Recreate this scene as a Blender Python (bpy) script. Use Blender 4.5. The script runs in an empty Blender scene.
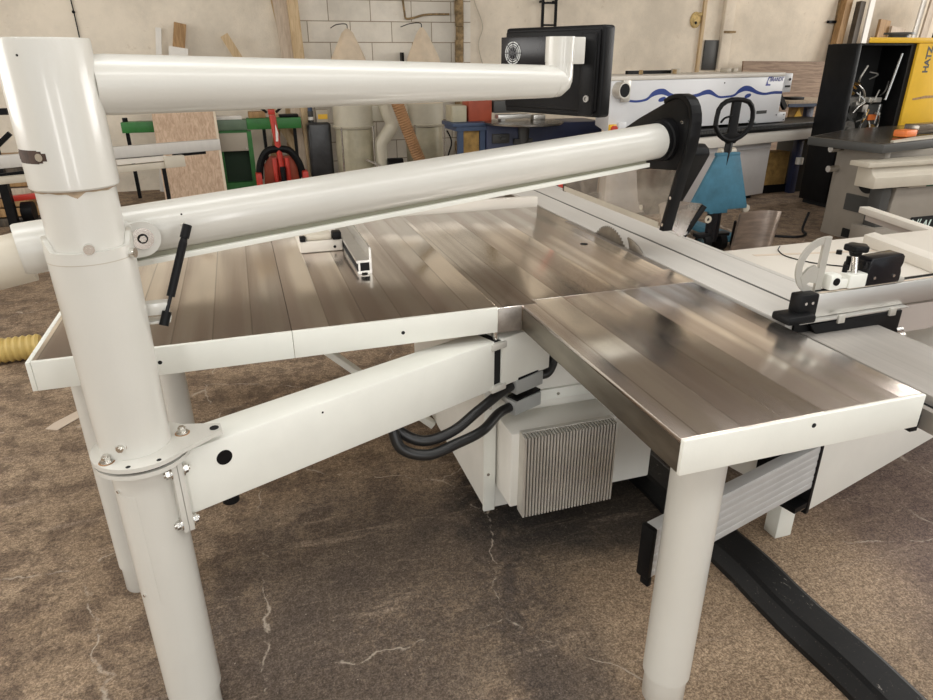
import bpy, bmesh, math, random
from mathutils import Vector, Matrix
random.seed(7)
sc = bpy.context.scene
COL = sc.collection
PI = math.pi
R = math.radians

# ------------------------------------------------------------------ materials
def _n(nt, t, x=0, y=0, **kw):
    n = nt.nodes.new(t); n.location = (x, y)
    for k, v in kw.items():
        if k in n.inputs: n.inputs[k].default_value = v
        else: setattr(n, k, v)
    return n

def mat(name, col, rough=0.5, metal=0.0, var=0.06, scale=6.0, bump=0.0, bscale=60.0, rvar=0.05, coat=0.0, col2=None, spec=0.5, stretch=None, thresh=None):
    """principled material with procedural colour / roughness variation"""
    m = bpy.data.materials.new(name); m.use_nodes = True
    nt = m.node_tree; b = nt.nodes['Principled BSDF']; L = nt.links.new
    b.inputs['Metallic'].default_value = metal
    b.inputs['Specular IOR Level'].default_value = spec
    if coat: b.inputs['Coat Weight'].default_value = coat; b.inputs['Coat Roughness'].default_value = 0.12
    tc = _n(nt, 'ShaderNodeTexCoord'); mp = _n(nt, 'ShaderNodeMapping')
    mp.inputs['Scale'].default_value = stretch or (1, 1, 1)
    L(tc.outputs['Object'], mp.inputs['Vector'])
    nz = _n(nt, 'ShaderNodeTexNoise'); nz.inputs['Scale'].default_value = scale; nz.inputs['Detail'].default_value = 6; nz.inputs['Roughness'].default_value = 0.6
    L(mp.outputs['Vector'], nz.inputs['Vector'])
    rp = _n(nt, 'ShaderNodeValToRGB')
    c1 = [max(0, c * (1 - var)) for c in col[:3]]; c2 = [min(1, c * (1 + var)) for c in col[:3]]
    if col2: c1, c2 = col2, col
    lo, hi = thresh or (0.3, 0.7)
    rp.color_ramp.elements[0].position = lo; rp.color_ramp.elements[0].color = (*c1, 1)
    rp.color_ramp.elements[1].position = hi; rp.color_ramp.elements[1].color = (*c2, 1)
    L(nz.outputs['Fac'], rp.inputs['Fac']); L(rp.outputs['Color'], b.inputs['Base Color'])
    mr = _n(nt, 'ShaderNodeMapRange'); mr.inputs['To Min'].default_value = max(0.02, rough - rvar); mr.inputs['To Max'].default_value = min(1, rough + rvar)
    L(nz.outputs['Fac'], mr.inputs['Value']); L(mr.outputs['Result'], b.inputs['Roughness'])
    if bump:
        n2 = _n(nt, 'ShaderNodeTexNoise'); n2.inputs['Scale'].default_value = bscale; n2.inputs['Detail'].default_value = 3
        L(mp.outputs['Vector'], n2.inputs['Vector'])
        bp = _n(nt, 'ShaderNodeBump'); bp.inputs['Strength'].default_value = bump; bp.inputs['Distance'].default_value = 0.01
        L(n2.outputs['Fac'], bp.inputs['Height']); L(bp.outputs['Normal'], b.inputs['Normal'])
    return m

def math_n(nt, op, a, b=None, c=None, clamp=False):
    n = nt.nodes.new('ShaderNodeMath'); n.operation = op; n.use_clamp = clamp
    for i, v in enumerate((a, b, c)):
        if v is None: continue
        if isinstance(v, (int, float)): n.inputs[i].default_value = v
        else: nt.links.new(v, n.inputs[i])
    return n.outputs[0]

def mix_c(nt, fac, a, b, blend='MIX'):
    n = nt.nodes.new('ShaderNodeMix'); n.data_type = 'RGBA'; n.blend_type = blend
    if isinstance(fac, (int, float)): n.inputs['Factor'].default_value = fac
    else: nt.links.new(fac, n.inputs['Factor'])
    for k, v in (('A', a), ('B', b)):
        s = [i for i in n.inputs if i.name == k and i.type == 'RGBA'][0]
        if isinstance(v, tuple): s.default_value = (*v, 1)
        else: nt.links.new(v, s)
    return [o for o in n.outputs if o.type == 'RGBA'][0]

def noise(nt, vec, scale, detail=5, rough=0.6, dist=0.0):
    n = nt.nodes.new('ShaderNodeTexNoise'); n.inputs['Scale'].default_value = scale; n.inputs['Detail'].default_value = detail
    n.inputs['Roughness'].default_value = rough; n.inputs['Distortion'].default_value = dist
    nt.links.new(vec, n.inputs['Vector']); return n.outputs['Fac']

def ramp(nt, fac, *stops):
    n = nt.nodes.new('ShaderNodeMapRange'); n.interpolation_type = 'SMOOTHSTEP'
    n.inputs['From Min'].default_value, n.inputs['From Max'].default_value, n.inputs['To Min'].default_value, n.inputs['To Max'].default_value = stops
    nt.links.new(fac, n.inputs['Value']); return n.outputs['Result']

def scaled(nt, vec, s, loc=(0, 0, 0), rot=(0, 0, 0)):
    n = nt.nodes.new('ShaderNodeMapping'); n.inputs['Scale'].default_value = s; n.inputs['Location'].default_value = loc; n.inputs['Rotation'].default_value = rot
    nt.links.new(vec, n.inputs['Vector']); return n.outputs['Vector']

def dist_to(nt, vec, p, sx=1, sy=1, rot=0):
    """elliptical distance from a floor point, metres / radius"""
    v = scaled(nt, vec, (1, 1, 1), (-p[0], -p[1], 0))
    v = scaled(nt, v, (1 / sx, 1 / sy, 0), (0, 0, 0), (0, 0, rot))
    n = nt.nodes.new('ShaderNodeVectorMath'); n.operation = 'LENGTH'; nt.links.new(v, n.inputs[0]); return n.outputs['Value']

def floor_material():
    m = bpy.data.materials.new('dusty_concrete'); m.use_nodes = True
    nt = m.node_tree; b = nt.nodes['Principled BSDF']; L = nt.links.new
    tc = nt.nodes.new('ShaderNodeTexCoord').outputs['Object']
    base_n = noise(nt, tc, 0.9, 8, 0.65)
    fine = noise(nt, tc, 20, 10, 0.85)
    grit = noise(nt, tc, 140, 3, 0.7)
    streak = noise(nt, scaled(nt, tc, (0.8, 7, 1), (0, 0, 0), (0, 0, 0.35)), 2.2, 7, 0.7, 0.6)
    speck = noise(nt, tc, 60, 8, 0.95)
    c = mix_c(nt, ramp(nt, base_n, 0.3, 0.7, 0, 1), (0.262, 0.184, 0.118), (0.41, 0.305, 0.208))
    mid = noise(nt, tc, 6.5, 8, 0.72)
    c = mix_c(nt, ramp(nt, mid, 0.46, 0.58, 0, 0.75), c, (0.130, 0.088, 0.060))
    # fine mottling
    c = mix_c(nt, ramp(nt, fine, 0.47, 0.66, 0, 0.70), c, (0.095, 0.066, 0.047))
    c = mix_c(nt, ramp(nt, fine, 0.28, 0.44, 0.40, 0), c, (0.50, 0.385, 0.27))
    # purple-brown floor to the right
    sep = nt.nodes.new('ShaderNodeSeparateXYZ'); L(tc, sep.inputs[0])
    rgt = ramp(nt, math_n(nt, 'ADD', sep.outputs['X'], math_n(nt, 'MULTIPLY', base_n, 0.5)), 1.75, 2.25, 0, 0.75)
    rgt = math_n(nt, 'MULTIPLY', rgt, ramp(nt, sep.outputs['Y'], 2.4, 3.8, 1, 0.15))
    c = mix_c(nt, rgt, c, (0.145, 0.098, 0.086))
    # dark grime patches in front of the machine, near-black patch below it
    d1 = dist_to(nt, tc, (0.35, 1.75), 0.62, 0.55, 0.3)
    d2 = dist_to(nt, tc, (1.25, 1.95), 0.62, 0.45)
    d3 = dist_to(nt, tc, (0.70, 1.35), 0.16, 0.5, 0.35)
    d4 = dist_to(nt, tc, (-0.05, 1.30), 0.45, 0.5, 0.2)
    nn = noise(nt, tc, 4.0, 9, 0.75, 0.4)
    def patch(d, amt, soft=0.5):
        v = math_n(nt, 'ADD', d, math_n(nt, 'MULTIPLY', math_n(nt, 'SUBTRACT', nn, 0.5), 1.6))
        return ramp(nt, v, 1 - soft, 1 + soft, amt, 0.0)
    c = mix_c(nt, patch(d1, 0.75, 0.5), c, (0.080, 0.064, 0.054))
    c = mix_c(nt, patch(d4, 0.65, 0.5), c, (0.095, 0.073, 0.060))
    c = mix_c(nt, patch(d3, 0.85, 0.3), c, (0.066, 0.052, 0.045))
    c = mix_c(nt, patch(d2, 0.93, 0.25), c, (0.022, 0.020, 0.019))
    # tan sawdust along the floor duct and in front of the motor
    s1 = dist_to(nt, tc, (1.28, 1.20), 0.45, 0.62, 0.2)
    s2 = dist_to(nt, tc, (0.62, 1.52), 0.55, 0.22, 0.2)
    s3 = dist_to(nt, tc, (1.72, 1.50), 0.25, 0.42, 0.2)
    swirl = noise(nt, scaled(nt, tc, (1, 1, 1)), 13, 8, 0.85, 0.7)
    dust = mix_c(nt, ramp(nt, grit, 0.35, 0.65, 0, 1), (0.30, 0.205, 0.130), (0.52, 0.39, 0.265))
    c = mix_c(nt, math_n(nt, 'MULTIPLY', patch(s1, 0.70, 0.6), ramp(nt, d2, 0.7, 0.95, 0.1, 1)), c, dust)
    c = mix_c(nt, patch(s3, 0.6, 0.6), c, dust)
    c = mix_c(nt, math_n(nt, 'MULTIPLY', patch(s2, 0.45, 0.5), ramp(nt, swirl, 0.40, 0.70, 0, 1)), c, dust)
    # scuffs and sweeping marks
    c = mix_c(nt, math_n(nt, 'MULTIPLY', ramp(nt, streak, 0.56, 0.7, 0, 0.6), ramp(nt, swirl, 0.35, 0.6, 0.2, 1)), c, (0.40, 0.31, 0.235))
    c = mix_c(nt, ramp(nt, speck, 0.55, 0.66, 0, 0.55), c, (0.50, 0.41, 0.315))
    c = mix_c(nt, ramp(nt, speck, 0.34, 0.46, 0.65, 0), c, (0.050, 0.038, 0.031))
    c = mix_c(nt, ramp(nt, noise(nt, tc, 110, 2, 0.6), 0.70, 0.76, 0, 0.8), c, (0.62, 0.54, 0.44))
    g1 = ramp(nt, noise(nt, tc, 85, 3, 0.75), 0.36, 0.64, 0.72, 1.20); g2 = ramp(nt, noise(nt, tc, 38, 4, 0.8), 0.34, 0.66, 0.76, 1.16); g3 = ramp(nt, noise(nt, tc, 170, 2, 0.7), 0.36, 0.64, 0.82, 1.14)
    gm = math_n(nt, 'MULTIPLY', math_n(nt, 'MULTIPLY', g1, g2), g3)
    gc = nt.nodes.new('ShaderNodeCombineXYZ'); L(gm, gc.inputs[0]); L(math_n(nt, 'POWER', gm, 1.04), gc.inputs[1]); L(math_n(nt, 'POWER', gm, 1.08), gc.inputs[2])
    c = mix_c(nt, 1.0, c, gc.outputs[0], 'MULTIPLY')
    # thin wandering scratches
    v = nt.nodes.new('ShaderNodeTexVoronoi'); v.feature = 'DISTANCE_TO_EDGE'; v.inputs['Scale'].default_value = 1.15
    vn = nt.nodes.new('ShaderNodeTexNoise'); vn.inputs['Scale'].default_value = 9; vn.inputs['Detail'].default_value = 5; L(tc, vn.inputs['Vector'])
    vm = nt.nodes.new('ShaderNodeVectorMath'); vm.operation = 'MULTIPLY_ADD'; vm.inputs[1].default_value = (0.12, 0.12, 0); L(vn.outputs['Color'], vm.inputs[0]); L(tc, vm.inputs[2])
    L(scaled(nt, vm.outputs['Vector'], (1, 1, 0)), v.inputs['Vector'])
    c = mix_c(nt, math_n(nt, 'MULTIPLY', ramp(nt, v.outputs['Distance'], 0.0, 0.005, 0.8, 0), ramp(nt, nn, 0.47, 0.56, 0, 1)), c, (0.50, 0.43, 0.35))
    L(c, b.inputs['Base Color'])
    L(ramp(nt, base_n, 0.3, 0.7, 0.62, 0.85), b.inputs['Roughness'])
    b.inputs['Specular IOR Level'].default_value = 0.3
    bp = nt.nodes.new('ShaderNodeBump'); bp.inputs['Strength'].default_value = 0.5; bp.inputs['Distance'].default_value = 0.006
    L(math_n(nt, 'ADD', math_n(nt, 'MULTIPLY', fine, 1.0), math_n(nt, 'MULTIPLY', grit, 0.5)), bp.inputs['Height']); L(bp.outputs['Normal'], b.inputs['Normal'])
    return m

def steel_table_material():
    """planed cast iron table: bands and fine grinding marks along Y"""
    m = bpy.data.materials.new('ground_cast_iron'); m.use_nodes = True
    nt = m.node_tree; b = nt.nodes['Principled BSDF']; L = nt.links.new
    geo = nt.nodes.new('ShaderNodeNewGeometry')
    pos = geo.outputs['Position']
    sep = nt.nodes.new('ShaderNodeSeparateXYZ'); L(pos, sep.inputs[0])
    band = noise(nt, scaled(nt, pos, (1, 0.045, 0)), 15, 1.5, 0.45)
    mark = noise(nt, scaled(nt, pos, (1, 0.02, 0)), 160, 3, 0.6)
    blot = noise(nt, scaled(nt, pos, (1, 0.35, 1)), 4, 2, 0.5)
    # plank-like facets between cast webs: repeated every 0.104 m
    t = math_n(nt, 'FRACT', math_n(nt, 'DIVIDE', math_n(nt, 'ADD', sep.outputs['X'], 0.968), 0.1036))
    cell = math_n(nt, 'FLOOR', math_n(nt, 'DIVIDE', math_n(nt, 'ADD', sep.outputs['X'], 0.968), 0.1036))
    wn = nt.nodes.new('ShaderNodeTexWhiteNoise'); wn.noise_dimensions = '1D'; L(cell, wn.inputs['W'])
    line = ramp(nt, math_n(nt, 'ABSOLUTE', math_n(nt, 'SUBTRACT', t, 0.5)), 0.47, 0.495, 0, 1)
    f = math_n(nt, 'ADD', math_n(nt, 'MULTIPLY', band, 0.80), math_n(nt, 'ADD', math_n(nt, 'MULTIPLY', mark, 0.08), math_n(nt, 'MULTIPLY', blot, 0.12)))
    f = math_n(nt, 'ADD', f, math_n(nt, 'MULTIPLY', math_n(nt, 'SUBTRACT', wn.outputs['Value'], 0.5), 0.10))
    f = math_n(nt, 'ADD', f, math_n(nt, 'MULTIPLY', math_n(nt, 'SUBTRACT', t, 0.5), 0.10))
    c = mix_c(nt, ramp(nt, f, 0.36, 0.66, 0, 1), (0.66, 0.58, 0.525), (1.0, 0.955, 0.89))
    c = mix_c(nt, math_n(nt, 'MULTIPLY', line, 0.5), c, (0.30, 0.25, 0.21))
    L(c, b.inputs['Base Color'])
    b.inputs['Metallic'].default_value = 1.0
    L(ramp(nt, f, 0.36, 0.66, 0.25, 0.14), b.inputs['Roughness'])
    b.inputs['Anisotropic'].default_value = 0.5
    tg = nt.nodes.new('ShaderNodeTangent'); tg.direction_type = 'RADIAL'; tg.axis = 'Z'
    bp = nt.nodes.new('ShaderNodeBump'); bp.inputs['Strength'].default_value = 0.04; bp.inputs['Distance'].default_value = 0.001
    L(math_n(nt, 'ADD', math_n(nt, 'MULTIPLY', mark, 0.5), math_n(nt, 'MULTIPLY', band, 2.0)), bp.inputs['Height']); b2 = nt.nodes.new('ShaderNodeBump'); b2.inputs['Strength'].default_value = 1.0; b2.inputs['Distance'].default_value = 0.0042
    hcell = math_n(nt, 'MULTIPLY', math_n(nt, 'SUBTRACT', t, 0.5), math_n(nt, 'SUBTRACT', wn.outputs['Value'], 0.5))
    hcell = math_n(nt, 'ADD', hcell, math_n(nt, 'MULTIPLY', math_n(nt, 'POWER', math_n(nt, 'SUBTRACT', t, 0.5), 2.0), 0.8))
    L(hcell, b2.inputs['Height']); L(bp.outputs['Normal'], b2.inputs['Normal']); L(b2.outputs['Normal'], b.inputs['Normal'])
    return m

def wood_material(name, c1, c2, axis=2, scale=3.0):
    m = bpy.data.materials.new(name); m.use_nodes = True
    nt = m.node_tree; b = nt.nodes['Principled BSDF']; L = nt.links.new
    tc = nt.nodes.new('ShaderNodeTexCoord').outputs['Object']
    s = [14, 14, 14]; s[axis] = 0.9
    n1 = noise(nt, scaled(nt, tc, tuple(s)), scale, 6, 0.65, 0.8)
    c = mix_c(nt, ramp(nt, n1, 0.32, 0.68, 0, 1), c1, c2)
    L(c, b.inputs['Base Color']); b.inputs['Roughness'].default_value = 0.65
    return m

def wall_material(name, col, blocks=False):
    m = bpy.data.materials.new(name); m.use_nodes = True
    nt = m.node_tree; b = nt.nodes['Principled BSDF']; L = nt.links.new
    tc = nt.nodes.new('ShaderNodeTexCoord').outputs['Object']
    n1 = noise(nt, tc, 1.2, 8, 0.65); n2 = noise(nt, tc, 9, 6, 0.7); n3 = noise(nt, tc, 45, 3, 0.6)
    dark = tuple(v * 0.80 for v in col); lite = tuple(min(1, v * 1.08) for v in col)
    c = mix_c(nt, ramp(nt, n1, 0.3, 0.7, 0, 1), dark, lite)
    c = mix_c(nt, ramp(nt, n2, 0.60, 0.72, 0, 0.35), c, tuple(v * f for v, f in zip(col, (0.66, 0.60, 0.52))))
    if blocks:
        br = nt.nodes.new('ShaderNodeTexBrick')
        br.inputs['Scale'].default_value = 1.0; br.inputs['Brick Width'].default_value = 0.56; br.inputs['Row Height'].default_value = 0.255
        br.inputs['Mortar Size'].default_value = 0.006; br.inputs['Color1'].default_value = (1, 1, 1, 1); br.inputs['Color2'].default_value = (0.90, 0.90, 0.89, 1); br.inputs['Mortar'].default_value = (0.42, 0.37, 0.30, 1)
        L(scaled(nt, tc, (1, 1, 1), (0.1, 0.0, 0), (R(-90), 0, 0)), br.inputs['Vector'])
        c = mix_c(nt, 1.0, c, br.outputs['Color'], 'MULTIPLY')
    L(c, b.inputs['Base Color']); b.inputs['Roughness'].default_value = 0.85; b.inputs['Specular IOR Level'].default_value = 0.25
    bp = nt.nodes.new('ShaderNodeBump'); bp.inputs['Strength'].default_value = 0.25; bp.inputs['Distance'].default_value = 0.01
    L(n3, bp.inputs['Height']); L(bp.outputs['Normal'], b.inputs['Normal'])
    return m

def clear_material(name, tint, gloss=0.12, alpha=0.22):
    """acrylic sheet: mostly see-through, lightly hazy, with a reflection"""
    m = bpy.data.materials.new(name); m.use_nodes = True
    nt = m.node_tree; nt.nodes.clear(); L = nt.links.new
    out = nt.nodes.new('ShaderNodeOutputMaterial')
    tr = nt.nodes.new('ShaderNodeBsdfTransparent'); tr.inputs['Color'].default_value = (*tint, 1)
    df = nt.nodes.new('ShaderNodeBsdfDiffuse'); df.inputs['Color'].default_value = (0.55, 0.48, 0.40, 1)
    gl = nt.nodes.new('ShaderNodeBsdfGlossy'); gl.inputs['Roughness'].default_value = 0.08; gl.inputs['Color'].default_value = (0.9, 0.9, 0.9, 1)
    tc = nt.nodes.new('ShaderNodeTexCoord').outputs['Object']
    hz = ramp(nt, noise(nt, tc, 6, 6, 0.7), 0.35, 0.7, alpha * 0.5, alpha * 1.4)
    m1 = nt.nodes.new('ShaderNodeMixShader'); L(hz, m1.inputs['Fac']); L(tr.outputs[0], m1.inputs[1]); L(df.outputs[0], m1.inputs[2])
    m2 = nt.nodes.new('ShaderNodeMixShader'); m2.inputs['Fac'].default_value = gloss; L(m1.outputs[0], m2.inputs[1]); L(gl.outputs[0], m2.inputs[2])
    L(m2.outputs[0], out.inputs['Surface'])
    return m

M = {}
M['white'] = mat('white_enamel', (0.60, 0.585, 0.535), 0.30, var=0.03, scale=3, bump=0.03, bscale=140, coat=0.45)
M['fascia'] = mat('white_powder_coat', (0.78, 0.78, 0.715), 0.45, var=0.03, scale=8, bump=0.03, bscale=200)
M['cream'] = mat('cream_paint', (0.54, 0.49, 0.40), 0.45, var=0.05)
M['rust_tan'] = mat('tan_rust_film', (0.33, 0.25, 0.165), 0.7, var=0.3, scale=60)
M['dark_rust'] = mat('dark_brown_slot', (0.055, 0.030, 0.020), 0.7, var=0.4, scale=60)
M['rust'] = mat('rusty_grime', (0.30, 0.16, 0.07), 0.8, var=0.5, scale=40)
M['steel'] = steel_table_material()
M['side_steel'] = mat('raw_cast_iron_edge', (0.27, 0.245, 0.205), 0.36, 1.0, var=0.25, scale=7, stretch=(1, 0.5, 3), rvar=0.1)
M['cast'] = mat('rough_cast_iron', (0.40, 0.37, 0.34), 0.5, 0.9, var=0.2, scale=30)
M['black'] = mat('black_plastic', (0.007, 0.007, 0.0075), 0.42, var=0.3, scale=12, bump=0.05, bscale=200, spec=0.14)
M['gloss_black'] = mat('gloss_black', (0.008, 0.008, 0.010), 0.25, var=0.2, spec=0.3)
M['dark'] = mat('dark_void', (0.006, 0.006, 0.006), 0.9, var=0.1)
M['rubber'] = mat('black_cable_sheath', (0.012, 0.012, 0.012), 0.38, var=0.2)
M['chrome'] = mat('zinc_plated', (0.72, 0.70, 0.66), 0.22, 1.0, var=0.08, scale=30)
M['blade'] = mat('saw_blade_steel', (0.34, 0.32, 0.29), 0.32, 1.0, var=0.15, scale=30)
M['bright'] = mat('carbide_edge', (0.75, 0.73, 0.68), 0.25, 1.0)
M['alu'] = mat('anodised_aluminium', (0.60, 0.585, 0.55), 0.38, 0.85, var=0.05, scale=3, stretch=(0.3, 6, 6))
M['alu_slide'] = mat('carriage_aluminium', (0.55, 0.525, 0.485), 0.5, 0.15, var=0.04, scale=4, stretch=(8, 0.2, 1))
M['alu_bed'] = mat('grey_anodised_bed', (0.43, 0.40, 0.365), 0.40, 0.55, var=0.08, scale=5, stretch=(14, 0.3, 1))
M['alu_arm'] = mat('grey_aluminium_profile', (0.60, 0.60, 0.59), 0.5, 0.3, var=0.06, scale=10)
M['board'] = mat('white_coated_panel', (0.66, 0.615, 0.545), 0.5, var=0.025, scale=3)
M['gray_fascia'] = mat('greige_sheet', (0.40, 0.35, 0.315), 0.5, var=0.05)
M['gray_conn'] = mat('grey_connector_shell', (0.40, 0.41, 0.40), 0.45, 0.3, var=0.06)
M['fin'] = mat('heat_sink_aluminium', (0.58, 0.555, 0.50), 0.45, 0.5, var=0.1, scale=12)
M['duct'] = mat('black_duct_rubber', (0.008, 0.008, 0.0085), 0.5, spec=0.25, var=0.5, scale=12, bump=0.05, bscale=40, col2=(0.010, 0.010, 0.010))
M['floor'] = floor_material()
M['plaster'] = wall_material('cream_plaster', (0.78, 0.705, 0.585))
M['concrete_wall'] = wall_material('beige_concrete_panel', (0.78, 0.69, 0.56))
M['block'] = wall_material('painted_blockwork', (0.82, 0.765, 0.67), True)
M['stone'] = mat('brown_rough_edge', (0.26, 0.18, 0.09), 0.9, var=0.6, scale=14, bump=0.6, bscale=30)
M['ceiling'] = mat('grey_roof_sheet', (0.36, 0.33, 0.29), 0.8, var=0.05)
M['oak'] = wood_material('pinkish_oak_veneer', (0.46, 0.31, 0.205), (0.66, 0.49, 0.35))
M['oakedge'] = mat('pale_board_edge', (0.70, 0.60, 0.46), 0.6)
M['pine'] = wood_material('pine_timber', (0.46, 0.32, 0.17), (0.62, 0.47, 0.28))
M['brownwood'] = wood_material('brown_timber', (0.28, 0.16, 0.065), (0.44, 0.27, 0.12))
M['palewood'] = wood_material('pale_grey_timber', (0.46, 0.37, 0.28), (0.60, 0.50, 0.39))
M['whitewood'] = mat('white_board', (0.78, 0.75, 0.69), 0.5)
M['darkwood'] = wood_material('dark_stained_timber', (0.05, 0.04, 0.03), (0.11, 0.085, 0.06))
M['walnut'] = wood_material('walnut_laminate', (0.17, 0.105, 0.065), (0.34, 0.235, 0.155), axis=0)
M['green'] = mat('green_machine_paint', (0.03, 0.17, 0.035), 0.45, var=0.2)
M['olive'] = mat('grey_olive_strip', (0.24, 0.235, 0.17), 0.6)
M['palegreen'] = mat('worn_grey_green_paint', (0.13, 0.19, 0.125), 0.5, var=0.15)
M['darkgreen'] = mat('dark_green_interior', (0.008, 0.028, 0.010), 0.7)
M['greige'] = mat('warm_grey_box', (0.45, 0.40, 0.32), 0.6, var=0.06)
M['red'] = mat('red_machine_paint', (0.48, 0.035, 0.02), 0.4, var=0.15)
M['brick_red'] = mat('faded_red_box', (0.33, 0.06, 0.025), 0.6, var=0.2)
M['yellow'] = mat('yellow_paint', (0.78, 0.46, 0.02), 0.4, var=0.05)
M['orange'] = mat('orange_paint', (0.80, 0.20, 0.04), 0.5)
M['yellow_hose'] = mat('yellow_hose', (0.55, 0.40, 0.13), 0.5, var=0.1)
M['brown_hose'] = mat('brown_hose', (0.36, 0.20, 0.095), 0.55, var=0.15)
M['beige_metal'] = mat('beige_extractor_paint', (0.50, 0.46, 0.36), 0.45, var=0.08)
M['cloth'] = mat('filter_cloth', (0.62, 0.51, 0.38), 0.9, var=0.12, bump=0.3, bscale=20)
M['plasticbag'] = mat('translucent_dust_bag', (0.42, 0.38, 0.27), 0.35, var=0.2, scale=5, bump=0.4, bscale=9)
M['blackbag'] = mat('black_sheet_plastic', (0.035, 0.035, 0.036), 0.3, var=0.5, bump=0.5, bscale=8)
M['navy'] = mat('dark_blue_paint', (0.022, 0.030, 0.075), 0.45, var=0.15)
M['blue'] = mat('mid_blue_paint', (0.040, 0.066, 0.125), 0.5, var=0.1)
M['teal'] = mat('worn_petrol_blue_paint', (0.040, 0.140, 0.205), 0.6, var=0.3, scale=5, bump=0.08, bscale=30)
M['edge_white'] = mat('pale_lilac_white_panel', (0.70, 0.70, 0.705), 0.4, var=0.02)
M['edge_grey'] = mat('light_grey_base', (0.50, 0.47, 0.45), 0.5, var=0.05)
M['wave'] = mat('blue_print', (0.006, 0.035, 0.22), 0.6, var=0.05)
M['logo'] = mat('indigo_print', (0.10, 0.11, 0.36), 0.5, var=0.05)
M['ochre'] = mat('ochre_board', (0.33, 0.20, 0.06), 0.8, var=0.4, scale=12)
M['tablegrey'] = mat('dull_steel_top', (0.22, 0.20, 0.175), 0.25, 0.9, var=0.2)
M['saw_grey'] = mat('warm_grey_machine_paint', (0.27, 0.24, 0.20), 0.5, var=0.06)
M['saw_dark'] = mat('charcoal_machine_paint', (0.05, 0.05, 0.047), 0.5)
M['mint'] = mat('pale_mint_print', (0.60, 0.72, 0.66), 0.5)
M['deepgreen'] = mat('deep_green_strip', (0.015, 0.10, 0.045), 0.5)
M['clear'] = clear_material('hazy_clear_acrylic', (0.95, 0.93, 0.90), 0.05, 0.20)
M['smoke'] = clear_material('smoky_acrylic', (0.60, 0.50, 0.43), 0.03, 0.30)
M['strip'] = mat('beige_brush_strip', (0.42, 0.375, 0.30), 0.7)
M['tape'] = mat('pale_tape', (0.60, 0.50, 0.40), 0.6)
M['foam'] = mat('yellow_foam', (0.55, 0.40, 0.17), 0.95, var=0.4, scale=20, bump=0.6, bscale=30)
M['engine'] = mat('engine_grey', (0.20, 0.19, 0.175), 0.4, 0.6, var=0.5, scale=14)
M['brass'] = mat('brass_fittings', (0.55, 0.36, 0.13), 0.35, 0.9)
M['protractor'] = mat('grey_cast_quadrant', (0.50, 0.48, 0.43), 0.45, 0.4, var=0.05)
M['off_white'] = mat('off_white_sheet', (0.74, 0.72, 0.66), 0.45, var=0.03)  # even off-white, slightly darker than the fascia coat
M['sheet_steel'] = mat('galvanised_sheet', (0.55, 0.47, 0.41), 0.3, 0.8, var=0.25, scale=5, stretch=(1, 1, 6))

def scuffed():
    m = M['duct']; nt = m.node_tree; b = nt.nodes['Principled BSDF']
    tc = nt.nodes.new('ShaderNodeTexCoord').outputs['Object']
    n1 = noise(nt, scaled(nt, tc, (9, 3.0, 9), (0, 0, 0), (0, 0, 0.3)), 5, 8, 0.75, 1.2); n2 = noise(nt, tc, 3.0, 3, 0.5)
    src = b.inputs['Base Color'].links[0].from_socket
    c = mix_c(nt, math_n(nt, 'MULTIPLY', ramp(nt, n1, 0.60, 0.66, 0, 0.8), ramp(nt, n2, 0.48, 0.60, 0, 1)), src, (0.30, 0.27, 0.24))
    c = mix_c(nt, ramp(nt, noise(nt, tc, 160, 2, 0.6), 0.66, 0.74, 0, 0.35), c, (0.16, 0.13, 0.10))
    nt.links.new(c, b.inputs['Base Color'])
scuffed()

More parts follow.
